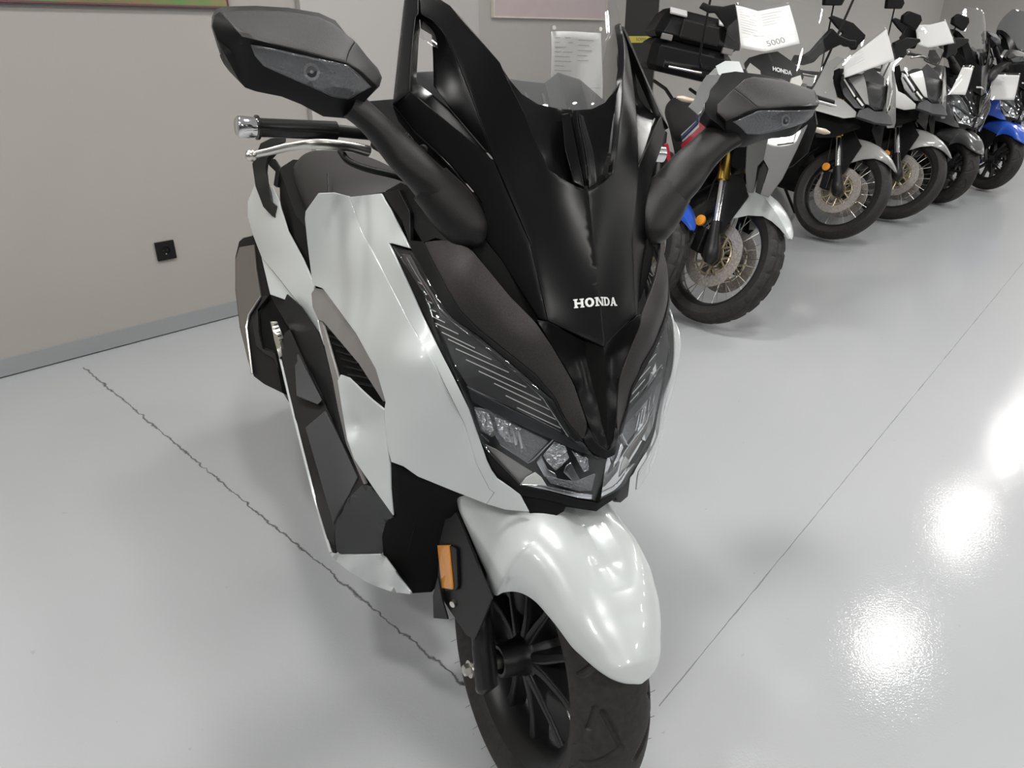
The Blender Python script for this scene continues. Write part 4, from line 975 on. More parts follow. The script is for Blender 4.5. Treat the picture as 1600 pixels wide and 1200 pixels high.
def front_end(fr, root, R, W, steer, forkcol, tubecol, fendcol, gold_len=.30, knobby=False, seed=0, reflector=True):
    rk = radians(27); ax = np.array([0, -sin(rk), cos(rk)]); p0 = np.array([0, -.04, R])
    ca, sa = cos(steer), sin(steer)
    def S(p):
        v = np.array(p, float) + (0, 0, R) - p0
        return tuple(p0 + v * ca + np.cross(ax, v) * sa + ax * (ax @ v) * (1 - ca))
    prof = [(W * .5 * sin(a), R - .045 * (1 - cos(a)) ** 1.1) for a in [(-1 + 2 * j / 14) * 1.5 for j in range(15)]]
    prof = [(-W * .36, R - .078)] + prof + [(W * .36, R - .078)]
    NA = 168; V = []; Fc = []; m_ = len(prof)
    for i in range(NA):
        th = 2 * pi * i / NA
        for j, (x, r) in enumerate(prof):
            d = 0
            if knobby and 2 < j < m_ - 3:
                if (i + (3 if j > m_ // 2 else 0)) % 7 == 0 or j in (6, 10): d = .007
            elif not knobby and 2 < j < m_ - 3 and (i + j) % 12 == 0: d = .003
            V.append(S((x, (r - d) * cos(th), (r - d) * sin(th))))
    for i in range(NA):
        for j in range(m_ - 1): Fc.append([i * m_ + j, ((i + 1) % NA) * m_ + j, ((i + 1) % NA) * m_ + j + 1, i * m_ + j + 1])
    mesh('front_tyre', V, Fc, RUBBER, root, angle=30)
    q = R - .078
    rim = lathe('wheel_rim', [(-W * .36, q + .006), (-W * .32, q - .012), (-.018, q - .022), (.018, q - .022), (W * .32, q - .012), (W * .36, q + .006), (W * .30, q + .002), (0, q - .008), (-W * .30, q + .002)], CASTBLACK, root, n=72, xf=S, closed=True)
    hub = lathe('hub', [(-.055, 0), (-.055, .03), (-.04, .03), (-.035, .022), (.035, .022), (.04, .03), (.055, .03), (.055, 0)], CASTBLACK, rim, n=24, xf=S)
    V0 = []; F0 = []
    for k in range(32):
        a = 2 * pi * k / 32; s = 1 if k % 2 else -1; b = a + (.5 if (k // 2) % 2 else -.5)
        V1 = []; F1 = []; tube_into(V1, F1, [S((s * .045, .028 * cos(b), .028 * sin(b))), S((0.008 * s, (q - .02) * cos(a), (q - .02) * sin(a)))], [.0018, .0018], 5)
        mesh('spoke', V1, F1, SPOKEM, rim)
    for s in (1, -1):
        ds = lathe('brake_disc', [(s * .062, .108), (s * .062, .160), (s * .067, .160), (s * .067, .108)], DISCM, root, n=60, xf=S, closed=True)
        V1 = []; F1 = []
        for k in range(6):
            a = 2 * pi * k / 6
            for da in (-.28, .28):
                tube_into(V1, F1, [S((s * .064, .05 * cos(a), .05 * sin(a))), S((s * .064, .112 * cos(a + da), .112 * sin(a + da)))], [.0055, .0055], 6)
            tube_into(V1, F1, [S((s * .064, .098 * cos(a + 2 * pi / 6 * j / 6), .098 * sin(a + 2 * pi / 6 * j / 6))) for j in range(7)], [.005] * 7, 6)
        mesh('disc_carrier', V1, F1, BRASS, ds)
        lathe('carrier_ring', [(s * .060, .032), (s * .060, .058), (s * .066, .058), (s * .066, .032)], BRASS, ds, n=36, xf=S, closed=True)
    def fk(x, t, dx=0, dy_=0): return S((x + dx, -t * sin(rk) + .02 + dy_, t * cos(rk)))
    for s in (1, -1):
        lg = tube('fork_leg', [fk(s * .105, -.05, dy_=-.01), fk(s * .105, -.02), fk(s * .105, .03), fk(s * .105, .10), fk(s * .105, .16)], [.022, .040, .040, .028, .026], CASTBLACK, root, n=16, angle=60)
        V1 = []; F1 = []; tube_into(V1, F1, [fk(s * .105, .15), fk(s * .105, .38)], [.021, .021], 16); mesh('fork_stanchion', V1, F1, CHROME, lg)
        V1 = []; F1 = []; tube_into(V1, F1, [fk(s * .105, .36), fk(s * .105, .365), fk(s * .105, .40), fk(s * .105, .402), fk(s * .105, .44), fk(s * .105, .36 + gold_len)], [.024, .032, .032, .029, .0285, .0275], 18); mesh('fork_outer_tube', V1, F1, tubecol, lg)
        V1 = []; F1 = []
        box_into(V1, F1, (0, 0, 0), (.05, .06, .12)); V1 = [S((s * (.100 + p[0]), -.085 + p[1] * 1 - p[2] * .2, .035 + p[2])) for p in V1]
        mesh('brake_caliper', V1, F1, MATTE, root, smooth=False, bevel=.008)
        if reflector:
            lathe('reflector', [(0, .027), (.010, .026), (.012, .018), (.014, .0)], AMBER, lg, n=24, xf=lambda p, s=s: S((s * (.135 + p[0]), -.115 + p[1], .115 + p[2])))
    V1 = []; F1 = []; tube_into(V1, F1, [S((-.14, .02, 0)), S((.14, .02, 0))], [.012, .012], 8)
    tubes('brake_hose', [[S((s * .11, -.10, .05)), S((s * .13, -.13, .16)), S((s * .12, -.18, .3)), S((s * .06, -.22, .5))] for s in (1,)], .005, MATTE, root)
    # fender
    rings = []
    for ph, w_, er in ((38, .008, R + .028), (41, .024, R + .022), (46, .042, R + .010), (53, .058, R - .010), (61, .070, R - .035), (72, .078, R - .085), (84, .085, R - .135), (93, .088, R - .15), (100, .088, R - .10), (104, .075, R - .02)):
        a = radians(ph); rc = R + .036; row = []
        for k in range(-6, 7):
            t = k / 6; x = w_ * min(1, abs(t) * 1.5) * (1 if t > 0 else -1) if abs(t) < .67 else w_ * (1 + .06 * (abs(t) - .67) * 3) * (1 if t > 0 else -1)
            r = rc - .2 * x * x / .066 if abs(t) < .67 else (rc - .2 * w_ * w_ / .066) + (er - (rc - .2 * w_ * w_ / .066)) * (abs(t) - .67) / .33
            row.append(S((x, r * cos(a), r * sin(a))))
        rings.append(row)
    n = 13; V = [p for r in rings for p in r]; Fc = [[i * n + k, i * n + k + 1, (i + 1) * n + k + 1, (i + 1) * n + k] for i in range(len(rings) - 1) for k in range(n - 1)]
    fd_ = mesh('front_fender', V, Fc, fendcol, root, angle=28, solid=.004, off=0, bevel=.001)
    rings = []
    for ph in (100, 115, 130, 150, 165):
        a = radians(ph); rings.append([S((x, (R + .035) * cos(a), (R + .035) * sin(a))) for x in (-.075, -.05, 0, .05, .075)])
    V = [p for r in rings for p in r]; Fc = [[i * 5 + k, i * 5 + k + 1, i * 5 + 6 + k, i * 5 + 5 + k] for i in range(4) for k in range(4)]
    mesh('rear_mudguard', V, Fc, MATTE, root, solid=.004, off=0)
    mesh('fender_bracket', [S((s * .098, y, z)) for s in (1, -1) for y, z in ((-.06, R - .28), (-.15, R + .02), (-.07, R + .06), (.03, R - .02), (.0, R - .24))], [[0, 1, 2, 3, 4], [9, 8, 7, 6, 5]], MATTE, root, smooth=False, solid=.006, off=0)
    return S

def rear_end(root, R=.32, y=-1.55, W=.14):
    xf = lambda p: (p[0], p[1] + y, p[2] + R)
    lathe('rear_tyre', [(-W * .36, R - .09), (-W * .45, R - .07), (-W * .5, R - .04), (-W * .35, R - .008), (0, R), (W * .35, R - .008), (W * .5, R - .04), (W * .45, R - .07), (W * .36, R - .09)], RUBBER, root, n=60, xf=xf)
    lathe('rear_rim', [(-W * .36, R - .09), (-.03, R - .11), (.03, R - .11), (W * .36, R - .09), (.04, R - .12), (.02, .06), (.03, 0)], CASTBLACK, root, n=48, xf=xf)
    tube('swing_arm', [(.09, y, R), (.10, y + .3, R + .03), (.09, y + .62, R + .05)], .03, CASTBLACK, root)
    tube('swing_arm', [(-.09, y, R), (-.10, y + .3, R + .03), (-.09, y + .62, R + .05)], .03, CASTBLACK, root)
    tube('silencer', [(.15, y + .45, .38), (.19, y + .15, .50), (.21, y - .12, .60)], [.03, .055, .055], DARKMETAL, root, n=16)
    tube('side_stand', [(-.12, -.85, .28), (-.30, -.80, .055), (-.34, -.78, .055)], .012, MATTE, root)

def sheet(fr, pts, lab, bars, number=None, base=None, parent_dy=.006, num_at=None, num_size=.03):
    """a paper price sheet in a clear sleeve hung on a machine: pts are its corners, clockwise from the top left"""
    P = [fr.M.T @ np.array(fr.L(p[0], p[1], y=p[2])) + fr.O for p in pts]
    o = sum(P) / len(P); e = empty('price_sheet'); e.location = Vector(o); tag(e, lab, 'price sheet')
    tl, tm, tr, br, bm_, bl = [np.array(p) - o for p in P]
    nrm = np.cross(bl - tl, tr - tl); nrm /= np.linalg.norm(nrm)
    if nrm @ (CAM - o) < 0: nrm = -nrm
    def pt(s, t, off=0, m=0.):
        # s across 0..1, t down 0..1, folded at the middle
        a = tl + (tm - tl) * (s / .5) if s < .5 else tm + (tr - tm) * ((s - .5) / .5)
        b = bl + (bm_ - bl) * (s / .5) if s < .5 else bm_ + (br - bm_) * ((s - .5) / .5)
        return a + (b - a) * t + nrm * (off + .004 * sin(5 * s + 4 * t))
    def grid(name, m_, off, s0, s1, t0, t1, n, par, solid=0):
        V = [pt(s0 + (s1 - s0) * i / n, t0 + (t1 - t0) * j / n, off) for j in range(n + 1) for i in range(n + 1)]
        Fc = [[j * (n + 1) + i, j * (n + 1) + i + 1, (j + 1) * (n + 1) + i + 1, (j + 1) * (n + 1) + i] for j in range(n) for i in range(n)]
        return mesh(name, V, Fc, m_, par, solid=solid)
    pp = grid('paper', PAPER, 0, .03, .97, .07, .97, 10, e, .0006)
    grid('sleeve', SCREEN, .0025, 0, 1, 0, 1, 10, e)
    V = []; Fc = []
    def bar(s0, t0, s1, t1):
        k = len(V)
        for (s, t) in ((s0, t0), (s1, t0), (s1, t1), (s0, t1)): V.append(pt(s, t, .0014))
        Fc.append([k, k + 1, k + 2, k + 3])
    for b in bars: bar(*b)
    if V: mesh('printed_lines', V, Fc, mat('faint_ink', (.42, .42, .43), .6), pp, smooth=False)
    if number:
        text_mesh('printed_number', number, num_size, mat('grey_ink', (.22, .22, .23), .6), pp, pt(num_at[0], num_at[1], .0016), pt(num_at[0] + .1, num_at[1]) - pt(num_at[0], num_at[1]), pt(num_at[0], num_at[1] - .1) - pt(num_at[0], num_at[1]), .0002)
    for s in (.06, .94):
        V = []; Fc = []; tube_into(V, Fc, [pt(s, .03, -.004), pt(s, .03, .006)], [.004, .004], 8); mesh('eyelet', V, Fc, ALU, e)
    return e
BARS = [(.08, .14 + .055 * i, .08 + w_, .15 + .055 * i) for i, w_ in enumerate((.30, .36, .22, .36, .30, .34, .2, .36, .28, .33))] + [(.54, .16 + .06 * i, .54 + w_, .17 + .06 * i) for i, w_ in enumerate((.30, .22, .26, .18, .2))] + [(.08, .74, .94, .745), (.08, .93, .46, .935), (.5, .1, .503, .95)]

def plane_base(fr, n, c): return lambda q: float(fr.LP(q[0], q[1], n, c)[1])

# ---- tall tourer with top case (second wheel from the left)
lean1, yaw1 = radians(12), radians(2)
B1 = Frame(place((1121, 402), .33, yaw1, lean1), yaw1, lean1)
b1r = empty('adventure_motorcycle', mtx=B1.matrix()); tag(b1r, 'white and dark grey touring motorcycle with black top case, gold fork and red striped side', 'motorcycle')
front_end(B1, b1r, .33, .115, radians(33), None, GOLD, WHITE, knobby=True)
rear_end(b1r)
b = plane_base(B1, (.55, 1, .35), .44)
PB1 = lambda n, o, m, **k: panel(B1, n, o, m, b1r, **{**dict(base=b, step=9, thick=.006), **k})
PB1('fairing_side', [(1176, 226), (1196, 196), (1225, 182), (1255, 178), (1262, 196), (1243, 238), (1222, 280), (1201, 308), (1188, 304), (1201, 264), (1190, 244)], GREYP)
PB1('fairing_lamp', [(1218, 214), (1244, 206), (1240, 222), (1214, 226)], CHROME, dy=.01, thick=.008, step=6)
PB1('lower_fairing', [(1188, 246), (1200, 264), (1188, 304), (1180, 300), (1186, 262), (1176, 250)], MATTE, dy=-.02)
bs = plane_base(B1, (1, .12, 0), .19)
PB1('side_stripe', [(1117, 106), (1128, 108), (1106, 132), (1098, 158), (1096, 196), (1066, 222), (1064, 210), (1088, 188), (1090, 150), (1099, 124)], WHITE, base=bs, step=6)
PB1('side_stripe', [(1093, 150), (1098, 150), (1101, 200), (1096, 208), (1066, 236), (1064, 226), (1092, 198)], RED, base=bs, step=5, dy=.012, thick=.008)
PB1('side_stripe', [(1089, 165), (1091, 165), (1090, 193), (1065, 218), (1064, 213), (1087, 190)], NAVY, base=bs, step=5, dy=.013, thick=.008)
PB1('tank_side', [(1117, 125), (1128, 115), (1160, 140), (1172, 170), (1160, 215), (1130, 235), (1095, 245), (1072, 240), (1100, 205), (1100, 150)], MATTE, base=bs, dy=-.02)
PB1('front_cowl', [(1118, 103), (1133, 95), (1155, 96), (1165, 120), (1180, 150), (1150, 150), (1126, 128)], WHITE, base=plane_base(B1, (.8, 1, .3), .48), mirror=None)
bn = plane_base(B1, (.25, 1, .75), .85)
GLOSSB = mat('gloss_black', (.008, .008, .010), .08, spec=.4, coat=1.)
dk = panel(B1, 'nose_mask', [C(1213, 128), (1180, 122), (1166, 108), (1163, 98), (1170, 90), (1190, 84), C(1215, 80)], GLOSSB, b1r, base=bn, mirror='join', step=8, thick=.01)
lq = B1.L(1222, 111, y=bn((1222, 111)) + .012)
text_mesh('badge_lettering', 'HONDA', .028, LETTER, dk, lq, (-1, -.25, 0), (0, -.6, .8), .001, bold=.0006)
sh = panel(B1, 'headlight', [(1166, 108), (1170, 116), (1190, 122), (1188, 110), (1172, 98)], LAMPWHITE, b1r, base=bn, dy=.008, step=5, thick=.01)[0]
mesh('sign_cover', [(x, y, z) for x, y, z in ((-.19, -.13, 1.17), (.19, -.13, 1.17), (.17, -.02, 1.04), (-.17, -.02, 1.04))], [[0, 1, 2, 3]], MATTE, b1r, solid=.01)
V = []; Fc = []
NW = 12
for i in range(13):
    z = .98 + i * .042; t = i / 12; hw_ = .12 + .12 * min(1, t * 2.2) - .06 * max(0, t - .7) / .3
    for k in range(-NW, NW + 1):
        x = hw_ * k / NW; V.append((x, .06 - .42 * (z - .98) - 1.6 * x * x, z))
Fc = [[i * 25 + k, i * 25 + k + 1, (i + 1) * 25 + k + 1, (i + 1) * 25 + k] for i in range(12) for k in range(24)]
mesh('windscreen', V, Fc, SCREEN, b1r)
# seat, tail, top case
loft('seat', [seat_ring(*a) for a in ((-1.40, .10, .98, .10), (-1.30, .15, .985, .16), (-1.1, .16, .96, .16), (-.98, .16, .90, .16), (-.8, .15, .885, .16), (-.62, .11, .92, .16), (-.52, .06, .98, .12))], SEATV, b1r, sub=1)
loft('tank', [rr(y, 0, cz, w, h) for y, cz, w, h in ((-.62, .92, .10, .08), (-.5, .96, .15, .11), (-.35, .98, .16, .13), (-.2, .95, .14, .14))], WHITE, b1r, sub=1)
loft('engine', [rr(y, 0, cz, w, h) for y, cz, w, h in ((-.34, .50, .10, .12), (-.42, .50, .17, .22), (-.8, .48, .17, .24), (-.98, .50, .13, .16))], DEEP, b1r)
loft('frame_body', [rr(y, 0, cz, w, h) for y, cz, w, h in ((-.12, .86, .05, .12), (-.3, .80, .12, .16), (-.8, .74, .13, .12), (-1.4, .86, .08, .06))], MATTE, b1r)
tc = empty('top_case', parent=b1r)
CY, CZ = -1.72, 1.09
def chamf(name, x, y0, y1, z0, z1, ch, m, par, inset=0.):
    R_ = []
    for z, q_ in ((z0, .03), (z0 + .03, 0), (z1 - .04, inset), (z1, inset + .035)):
        xx = x - q_
        R_.append([(sx * (xx - (ch if kx else 0)), (y0 + q_ if yy < 0 else y1 - q_) + (0 if kx else (ch if yy < 0 else -ch)), z) for sx, yy, kx in ((1, -1, 1), (1, -1, 0), (1, 1, 0), (1, 1, 1), (-1, 1, 1), (-1, 1, 0), (-1, -1, 0), (-1, -1, 1))])
    return loft(name, R_, m, par, angle=25, bevel=.006)
chamf('case_body', .27, CY - .22, CY + .20, CZ, CZ + .19, .05, MATTE, tc)
ld_ = chamf('case_lid', .275, CY - .22, CY + .205, CZ + .193, CZ + .37, .05, MATTE, tc, inset=.04)
box('lid_pad', (0, CY + .205, CZ + .265), (.26, .03, .11), GRAIN, ld_, bevel=.012)
for s in (1, -1):
    box('latch', (s * .20, CY + .205, CZ + .20), (.07, .025, .035), SILVER, tc, bevel=.004)
    box('reflective_strip', (s * .16, CY + .168, CZ + .350), (.11, .05, .012), mat('reflective_white', (.7, .7, .7), .3), ld_, M=Matrix.Rotation(radians(-38), 3, 'X'), bevel=.002)
tubes('luggage_rack', [[(s * .08, -1.30, .93), (s * .12, -1.5, 1.0), (s * .13, -1.85, 1.03)] for s in (1, -1)], .011, MATTE, b1r)
# bars, guards, indicators, mirrors
def bars(root, z=1.08, y=-.36, w=.40, guard=MATTE, mirror_h=.26, m_=True):
    tube('handlebar', [(-w, y - .04, z), (-.2, y, z + .02), (-.08, y + .05, z), (.08, y + .05, z), (.2, y, z + .02), (w, y - .04, z)], .012, MATTE, root, spline=4)
    for s in (1, -1):
        tube('grip', [(s * (w - .13), y - .025, z + .005), (s * w, y - .042, z)], .017, MATTE, root)
        tube('brake_lever', [(s * (w - .01), y + .025, z - .01), (s * (w - .17), y + .035, z - .005)], .006, ALU, root)
        if m_:
            mm = tube('mirror_stem', [(s * (w - .17), y, z + .02), (s * (w - .14), y + .01, z + .1), (s * (w - .09), y, z + mirror_h)], .0055, MATTE, root, spline=4)
            solid_hull('mirror_head', [(s * (w - .09 + x), y + yy, z + mirror_h + zz) for x, zz in ((-.055, -.02), (.075, -.045), (.095, .02), (.07, .05), (-.03, .055), (-.065, .02)) for yy in (-.015, .02)], MATTE, mm, bevel=.006)
bars(b1r, z=1.12, y=-.30, w=.44, mirror_h=.60)
panel(B1, 'hand_guard', [(1093, 12), (1099, 3), (1110, 8), (1130, 10), (1149, 6), (1153, 28), (1158, 62), (1152, 70), (1142, 56), (1130, 36), (1118, 20), (1108, 20)], MATTE, b1r, base=plane_base(B1, (.15, 1, 0), -.14), thick=.03, bevel=.004, step=6)
panel(B1, 'switch_gear', [(1124, 44), (1134, 40), (1146, 60), (1158, 64), (1156, 80), (1140, 74), (1127, 62)], DEEP, b1r, base=plane_base(B1, (.15, 1, 0), -.20), thick=.05, bevel=.006, step=6)
for s in (1, -1):
    t_ = tube('indicator', [(s * .26, -.16, .99), (s * .30, -.15, .99), (s * .36, -.145, .99), (s * .385, -.145, .99)], [(.008, .008), (.012, .02), (.014, .024), (.006, .012)], mat('indicator_lens', (.6, .5, .38), .2, coat=1.), b1r, n=14, up=(0, 1, 0))
    tube('indicator_stem', [(s * .16, -.18, .99), (s * .27, -.16, .99)], .010, MATTE, b1r)

# ---- silver adventure scooters with twin slanting lamps
lean2, yaw2 = radians(11), radians(14)
B2 = Frame(place((1311, 300), .33, yaw2, lean2), yaw2, lean2)
b2r = empty('adventure_motorcycle', mtx=B2.matrix()); tag(b2r, 'silver motorcycle with slanting twin headlamps, gold fork and smooth front tyre', 'motorcycle', None)
front_end(B2, b2r, .33, .115, radians(28), None, GOLD, SILVERP)
rear_end(b2r)
b2 = plane_base(B2, (.75, 1, .45), .52)
PB2 = lambda n, o, m, **k: panel(B2, n, o, m, b2r, **{**dict(base=b2, step=7, thick=.006), **k})
PB2('side_fairing', [(1281, 112), (1289, 99), (1309, 88), (1319, 92), (1303, 108), (1301, 125), (1308, 152), (1320, 158), (1338, 175), (1337, 183), (1318, 185), (1300, 180), (1272, 172), (1262, 160)], SILVERP)
PB2('fairing_inlet', [(1303, 110), (1312, 106), (1318, 140), (1320, 156), (1309, 151), (1302, 126)], DEEP, dy=-.03)
PB2('headlight', [(1315, 119), (1324, 124), (1352, 163), (1350, 170), (1336, 169), (1318, 148), (1313, 130)], LAMPDARK, dy=-.005)
PB2('daylight_bar', [(1318, 124), (1320, 123), (1337, 150), (1335, 152)], LAMPWHITE, dy=.012, thick=.004, step=5)
PB2('daylight_bar', [(1338, 154), (1340, 152), (1350, 164), (1347, 166)], LAMPWHITE, dy=.012, thick=.004, step=5)
PB2('beak_panel', [(1326, 123), (1349, 116), (1353, 130), (1358, 164), (1352, 162)], SILVERP, dy=.012)
b2c = plane_base(B2, (.25, 1, .60), .615)
panel(B2, 'nose_centre', [C(1367, 172), (1358, 165), (1352, 130), (1349, 114), C(1361, 104)], mat('gloss_black', (.01, .01, .012), .08, coat=1.), b2r, base=b2c, mirror='join', step=7, thick=.01)
panel(B2, 'lower_beak', [C(1368, 192), (1358, 188), (1338, 182), (1343, 172), (1356, 168), C(1367, 174)], INNER, b2r, base=b2c, mirror='join', step=7, thick=.02, dy=.01)
PB2('lower_fairing', [(1262, 160), (1300, 180), (1318, 186), (1337, 184), (1345, 200), (1300, 215), (1275, 215)], DEEP, dy=-.06)
V = []; Fc = []
for i in range(11):
    z = .90 + i * .042; t = i / 10; hw_ = .11 + .09 * min(1, t * 2.5) - .07 * max(0, t - .6) / .4
    for k in range(-8, 9):
        x = hw_ * k / 8; V.append((x, .06 - .50 * (z - .90) - 2.0 * x * x, z))
Fc = [[i * 17 + k, i * 17 + k + 1, (i + 1) * 17 + k + 1, (i + 1) * 17 + k] for i in range(10) for k in range(16)]
mesh('windscreen', V, Fc, SCREEN, b2r)
mesh('screen_mount', [(x, .03 - .4 * (z - .92) - 2 * x * x, z) for z in (.92, .98, 1.04) for x in (-.13, -.06, 0, .06, .13)], [[j * 5 + i, j * 5 + i + 1, j * 5 + 6 + i, j * 5 + 5 + i] for j in range(2) for i in range(4)], MATTE, b2r, solid=.01)
loft('seat', [seat_ring(*a) for a in ((-1.55, .08, .92, .08), (-1.4, .15, .92, .14), (-1.15, .16, .90, .14), (-1.02, .16, .85, .14), (-.85, .15, .82, .14), (-.65, .10, .83, .12))], SEATV, b2r, sub=1)
loft('frame_body', [rr(y, 0, cz, w, h) for y, cz, w, h in ((-.10, .78, .08, .10), (-.25, .74, .15, .20), (-.5, .62, .16, .22), (-1.0, .62, .15, .18), (-1.5, .80, .10, .08))], DEEP, b2r)
loft('engine', [rr(y, 0, cz, w, h) for y, cz, w, h in ((-.38, .42, .10, .12), (-.45, .42, .15, .18), (-.95, .40, .15, .16))], DEEP, b2r)
for s in (1, -1):
    loft('tail_panel', [[(s * (.13 + dx), y, z) for dx, z in ((.0, zc - h), (.03, zc), (.0, zc + h), (-.03, zc))] for y, zc, h in ((-.95, .72, .03), (-1.2, .78, .07), (-1.5, .86, .05), (-1.68, .90, .02))], SILVERP, b2r)
    tube('indicator', [(s * .21, -.12, .92), (s * .25, -.12, .925), (s * .29, -.12, .93)], [(.006, .006), (.012, .017), (.006, .010)], MATS['indicator_lens'], b2r, n=12, up=(0, 1, 0))
bars(b2r, z=1.03, y=-.30, w=.40, mirror_h=.46)
panel(B2, 'hand_guard', [(1296, 27), (1302, 24), (1318, 30), (1334, 36), (1353, 55), (1351, 62), (1342, 70), (1338, 78), (1332, 78), (1322, 66), (1314, 66), (1312, 58), (1318, 52), (1308, 42)], MATTE, b2r, base=plane_base(B2, (.3, 1, 0), -.08), thick=.03, bevel=.004, step=6)
index_kids()
lean3, yaw3 = radians(11), radians(16)
B3 = Frame(place((1402, 276), .33, yaw3, lean3), yaw3, lean3)
b3r = copy_tree(b2r, swap={'gold_anodised': RUST}); b3r.matrix_world = B3.matrix()
b3r['label'] = 'silver motorcycle with slanting twin headlamps and a grey and chrome fork'
b2r['group'] = b3r['group'] = 'silver motorcycles with twin headlamps'

# ---- two scooters of the same build as the white one
swapg = {'pearl_white_paint': mat('dark_grey_paint', (.06, .06, .062), .3, coat=.8), 'brown_black_metallic': MATS['gloss_black']}
swapb = {'pearl_white_paint': BLUEP, 'clear_screen': SMOKE, 'brown_black_metallic': MATS['gloss_black']}
for hub, yaw, lean, sw_, lab in (((1484, 267), 15, 10, swapg, 'dark grey maxi scooter with orange fork reflectors, beside the blue scooter'),
                                 ((1556, 250), 15, 10, swapb, 'blue maxi scooter at the far right end of the row')):
    yaw, lean = radians(yaw), radians(lean); k = copy_tree(sc, swap=sw_); f = Frame(place(hub, .27, yaw, lean), yaw, lean); k.matrix_world = f.matrix(); k['label'] = lab

# ---- machine hidden behind the white scooter: its front wheel and blue mudguard show
lean0, yaw0 = radians(10), radians(4)
B0 = Frame(place((982, 392), .33, yaw0, lean0), yaw0, lean0)
b0r = empty('adventure_motorcycle', mtx=B0.matrix()); tag(b0r, 'motorcycle half hidden behind the white scooter, its blocky front tyre showing beside the fairing', 'motorcycle')
front_end(B0, b0r, .33, .115, radians(33), None, DARKMETAL, BLUEP, knobby=True)
rear_end(b0r)
loft('frame_body', [rr(y, 0, cz, w, h) for y, cz, w, h in ((-.15, .76, .05, .10), (-.3, .74, .12, .14), (-.8, .66, .13, .14), (-1.4, .76, .08, .06))], MATTE, b0r)
loft('engine', [rr(y, 0, cz, w, h) for y, cz, w, h in ((-.34, .45, .10, .12), (-.42, .45, .15, .18), (-.98, .45, .13, .16))], DEEP, b0r)
loft('seat', [seat_ring(*a) for a in ((-1.5, .08, .86, .08), (-1.1, .14, .86, .12), (-.7, .12, .84, .12))], SEATV, b0r, sub=1)
loft('tank', [rr(y, 0, cz, w, h) for y, cz, w, h in ((-.70, .84, .10, .06), (-.5, .88, .14, .09), (-.3, .86, .13, .10))], WHITE, b0r, sub=1)
panel(B0, 'frame_tube', [Y(1038, 226, -.2), Y(1044, 224, -.2), Y(1052, 262, -.2), Y(1046, 268, -.2)], RED, b0r, base=lambda q: -.2, mirror=None, thick=.02, step=6)

# ---- price sheets
def wpt(fr, x, y, z): return fr.O + fr.M.T @ np.array([x, y, z])
sheet(B1, [(1147, 3, -.10), (1183, 13, -.13), (1236, 2, -.12), (1253, 70, .0), (1196, 83, .03), (1156, 76, -.02)], 'folded price sheet in clear sleeve on the windscreen of the motorcycle with top case', BARS, '5000', num_at=(.66, .82), num_size=.042)
sheet(B2, [(1315, 97, -.03), (1352, 68, -.06), (1387, 39, -.10), (1400, 96, -.02), (1359, 109, .02), (1317, 123, .03)], 'tilted price sheet in a clear sleeve on the silver motorcycle with the gold fork', BARS[:8])
sheet(B3, [(1427, 37, -.10), (1453, 36, -.14), (1479, 29, -.16), (1493, 68, -.10), (1451, 76, -.06), (1433, 70, -.08)], 'small shiny price sheet hanging high on the second silver motorcycle, its lower edge pointed', BARS[:5])
F4 = Frame(place((1484, 267), .27, radians(15), radians(10)), radians(15), radians(10)); F5 = Frame(place((1556, 250), .27, radians(15), radians(10)), radians(15), radians(10))
sheet(F4, [(1504, 102, .0), (1513, 102, .0), (1523, 103, -.02), (1508, 150, .12), (1495, 149, .12), (1482, 148, .12)], 'leaning price sheet on the nose of the dark grey scooter', BARS[:6])
sheet(F5, [(1552, 114, .02), (1574, 114, .02), (1596, 114, .02), (1585, 158, .12), (1563, 157, .12), (1541, 156, .12)], 'upright price sheet on the nose of the blue scooter', BARS[:6])
sheet(FR, [(858, 40, -.46), (900, 40, -.46), (943, 42, -.46), (942, 170, -.44), (898, 172, -.44), (857, 170, -.44)], 'price sheet in a clear sleeve behind the clear windscreen of the white scooter', BARS)
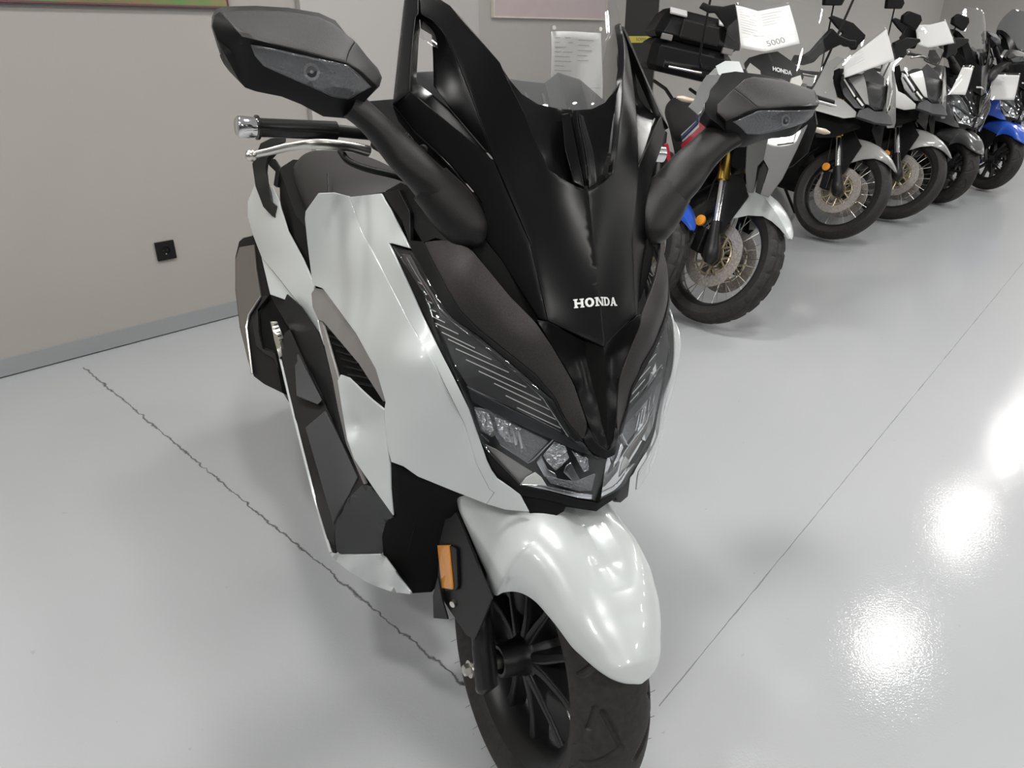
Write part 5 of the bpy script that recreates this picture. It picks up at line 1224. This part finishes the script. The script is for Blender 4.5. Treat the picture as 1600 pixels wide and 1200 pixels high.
# ------------------------------------------------------------------ lights and camera
PANEL = mat('lamp_diffuser', (1, 1, 1), .5, emit=((1.0, .98, .945), 60))
HOUS = mat('lamp_body', (.75, .75, .75), .4)
def ceil_pt(u, v):
    d = ray(u, v); t = -H / d[2]; g = CAM + t * d; t2 = HC / -d[2]; return g + np.array([d[0], d[1], -d[2]]) * t2
L1, L2, L3 = ceil_pt(1385, 1012), ceil_pt(1500, 832), ceil_pt(1580, 692)
ld = (L3 - L1)[:2]; sp = np.linalg.norm(ld) / 2; ld /= np.linalg.norm(ld); ln = np.array([ld[1], -ld[0]])
def ceiling_lamp(p, R, lab, gp):
    e = empty('ceiling_lamp'); e.location = (p[0], p[1], HC); tag(e, lab, 'ceiling lamp', gp)
    lathe('housing', [(-.035, 0), (-.035, R + .015), (0, R + .02), (0, 0)], HOUS, e, n=40, xf=lambda q: (q[1], q[2], q[0]))
    V = [(R * cos(2 * pi * k / 40), R * sin(2 * pi * k / 40), -.0365) for k in range(40)]
    mesh('diffuser', V, [list(range(40))[::-1]], PANEL, e, smooth=False)
for row, off in ((0, 0.), (1, 2.9), (2, 5.8)):
    for k in range(-3, 6):
        p = L1[:2] + ld * sp * k + ln * off
        q = np.array([p[0], p[1], 0]) - A_; o_ = float(q @ wn)
        if o_ > 10.6: continue
        ceiling_lamp(p, .175, 'unseen round ceiling lamp added towards the left wall to brighten the floor there', 'round ceiling lamps')
for s_ in (-4.2, -2.0, .2, 2.4):  # added fill lamps towards the left wall, evening out the floor's brightness
    p = np.array([-.7071 * 1.95 + .7071 * s_, .7071 * 1.95 + .7071 * s_]); ceiling_lamp(p, .175, 'unseen round ceiling lamp added towards the left wall to brighten the floor there', 'round ceiling lamps')
w = bpy.data.worlds.new('World'); SC.world = w; w.use_nodes = True; w.node_tree.nodes['Background'].inputs[0].default_value = (.5, .5, .5, 1); w.node_tree.nodes['Background'].inputs[1].default_value = .3
cd = bpy.data.cameras.new('camera'); co = bpy.data.objects.new('camera', cd); COL.objects.link(co)
cd.sensor_fit = 'HORIZONTAL'; cd.sensor_width = 36; cd.lens = 36 * F / 1600; cd.clip_start = .02
co.location = (0, 0, H); co.rotation_euler = (radians(90) - PIT, 0, 0)
SC.camera = co
SC.view_settings.view_transform = 'Standard'; SC.view_settings.look = 'None'; SC.view_settings.exposure = 0.60; SC.view_settings.gamma = 1
SC.view_settings.use_curve_mapping = False
SC.cycles.max_bounces = 8; SC.cycles.diffuse_bounces = 4; SC.cycles.transparent_max_bounces = 24; SC.cycles.use_denoising = True
SC.cycles.sample_clamp_indirect = 6
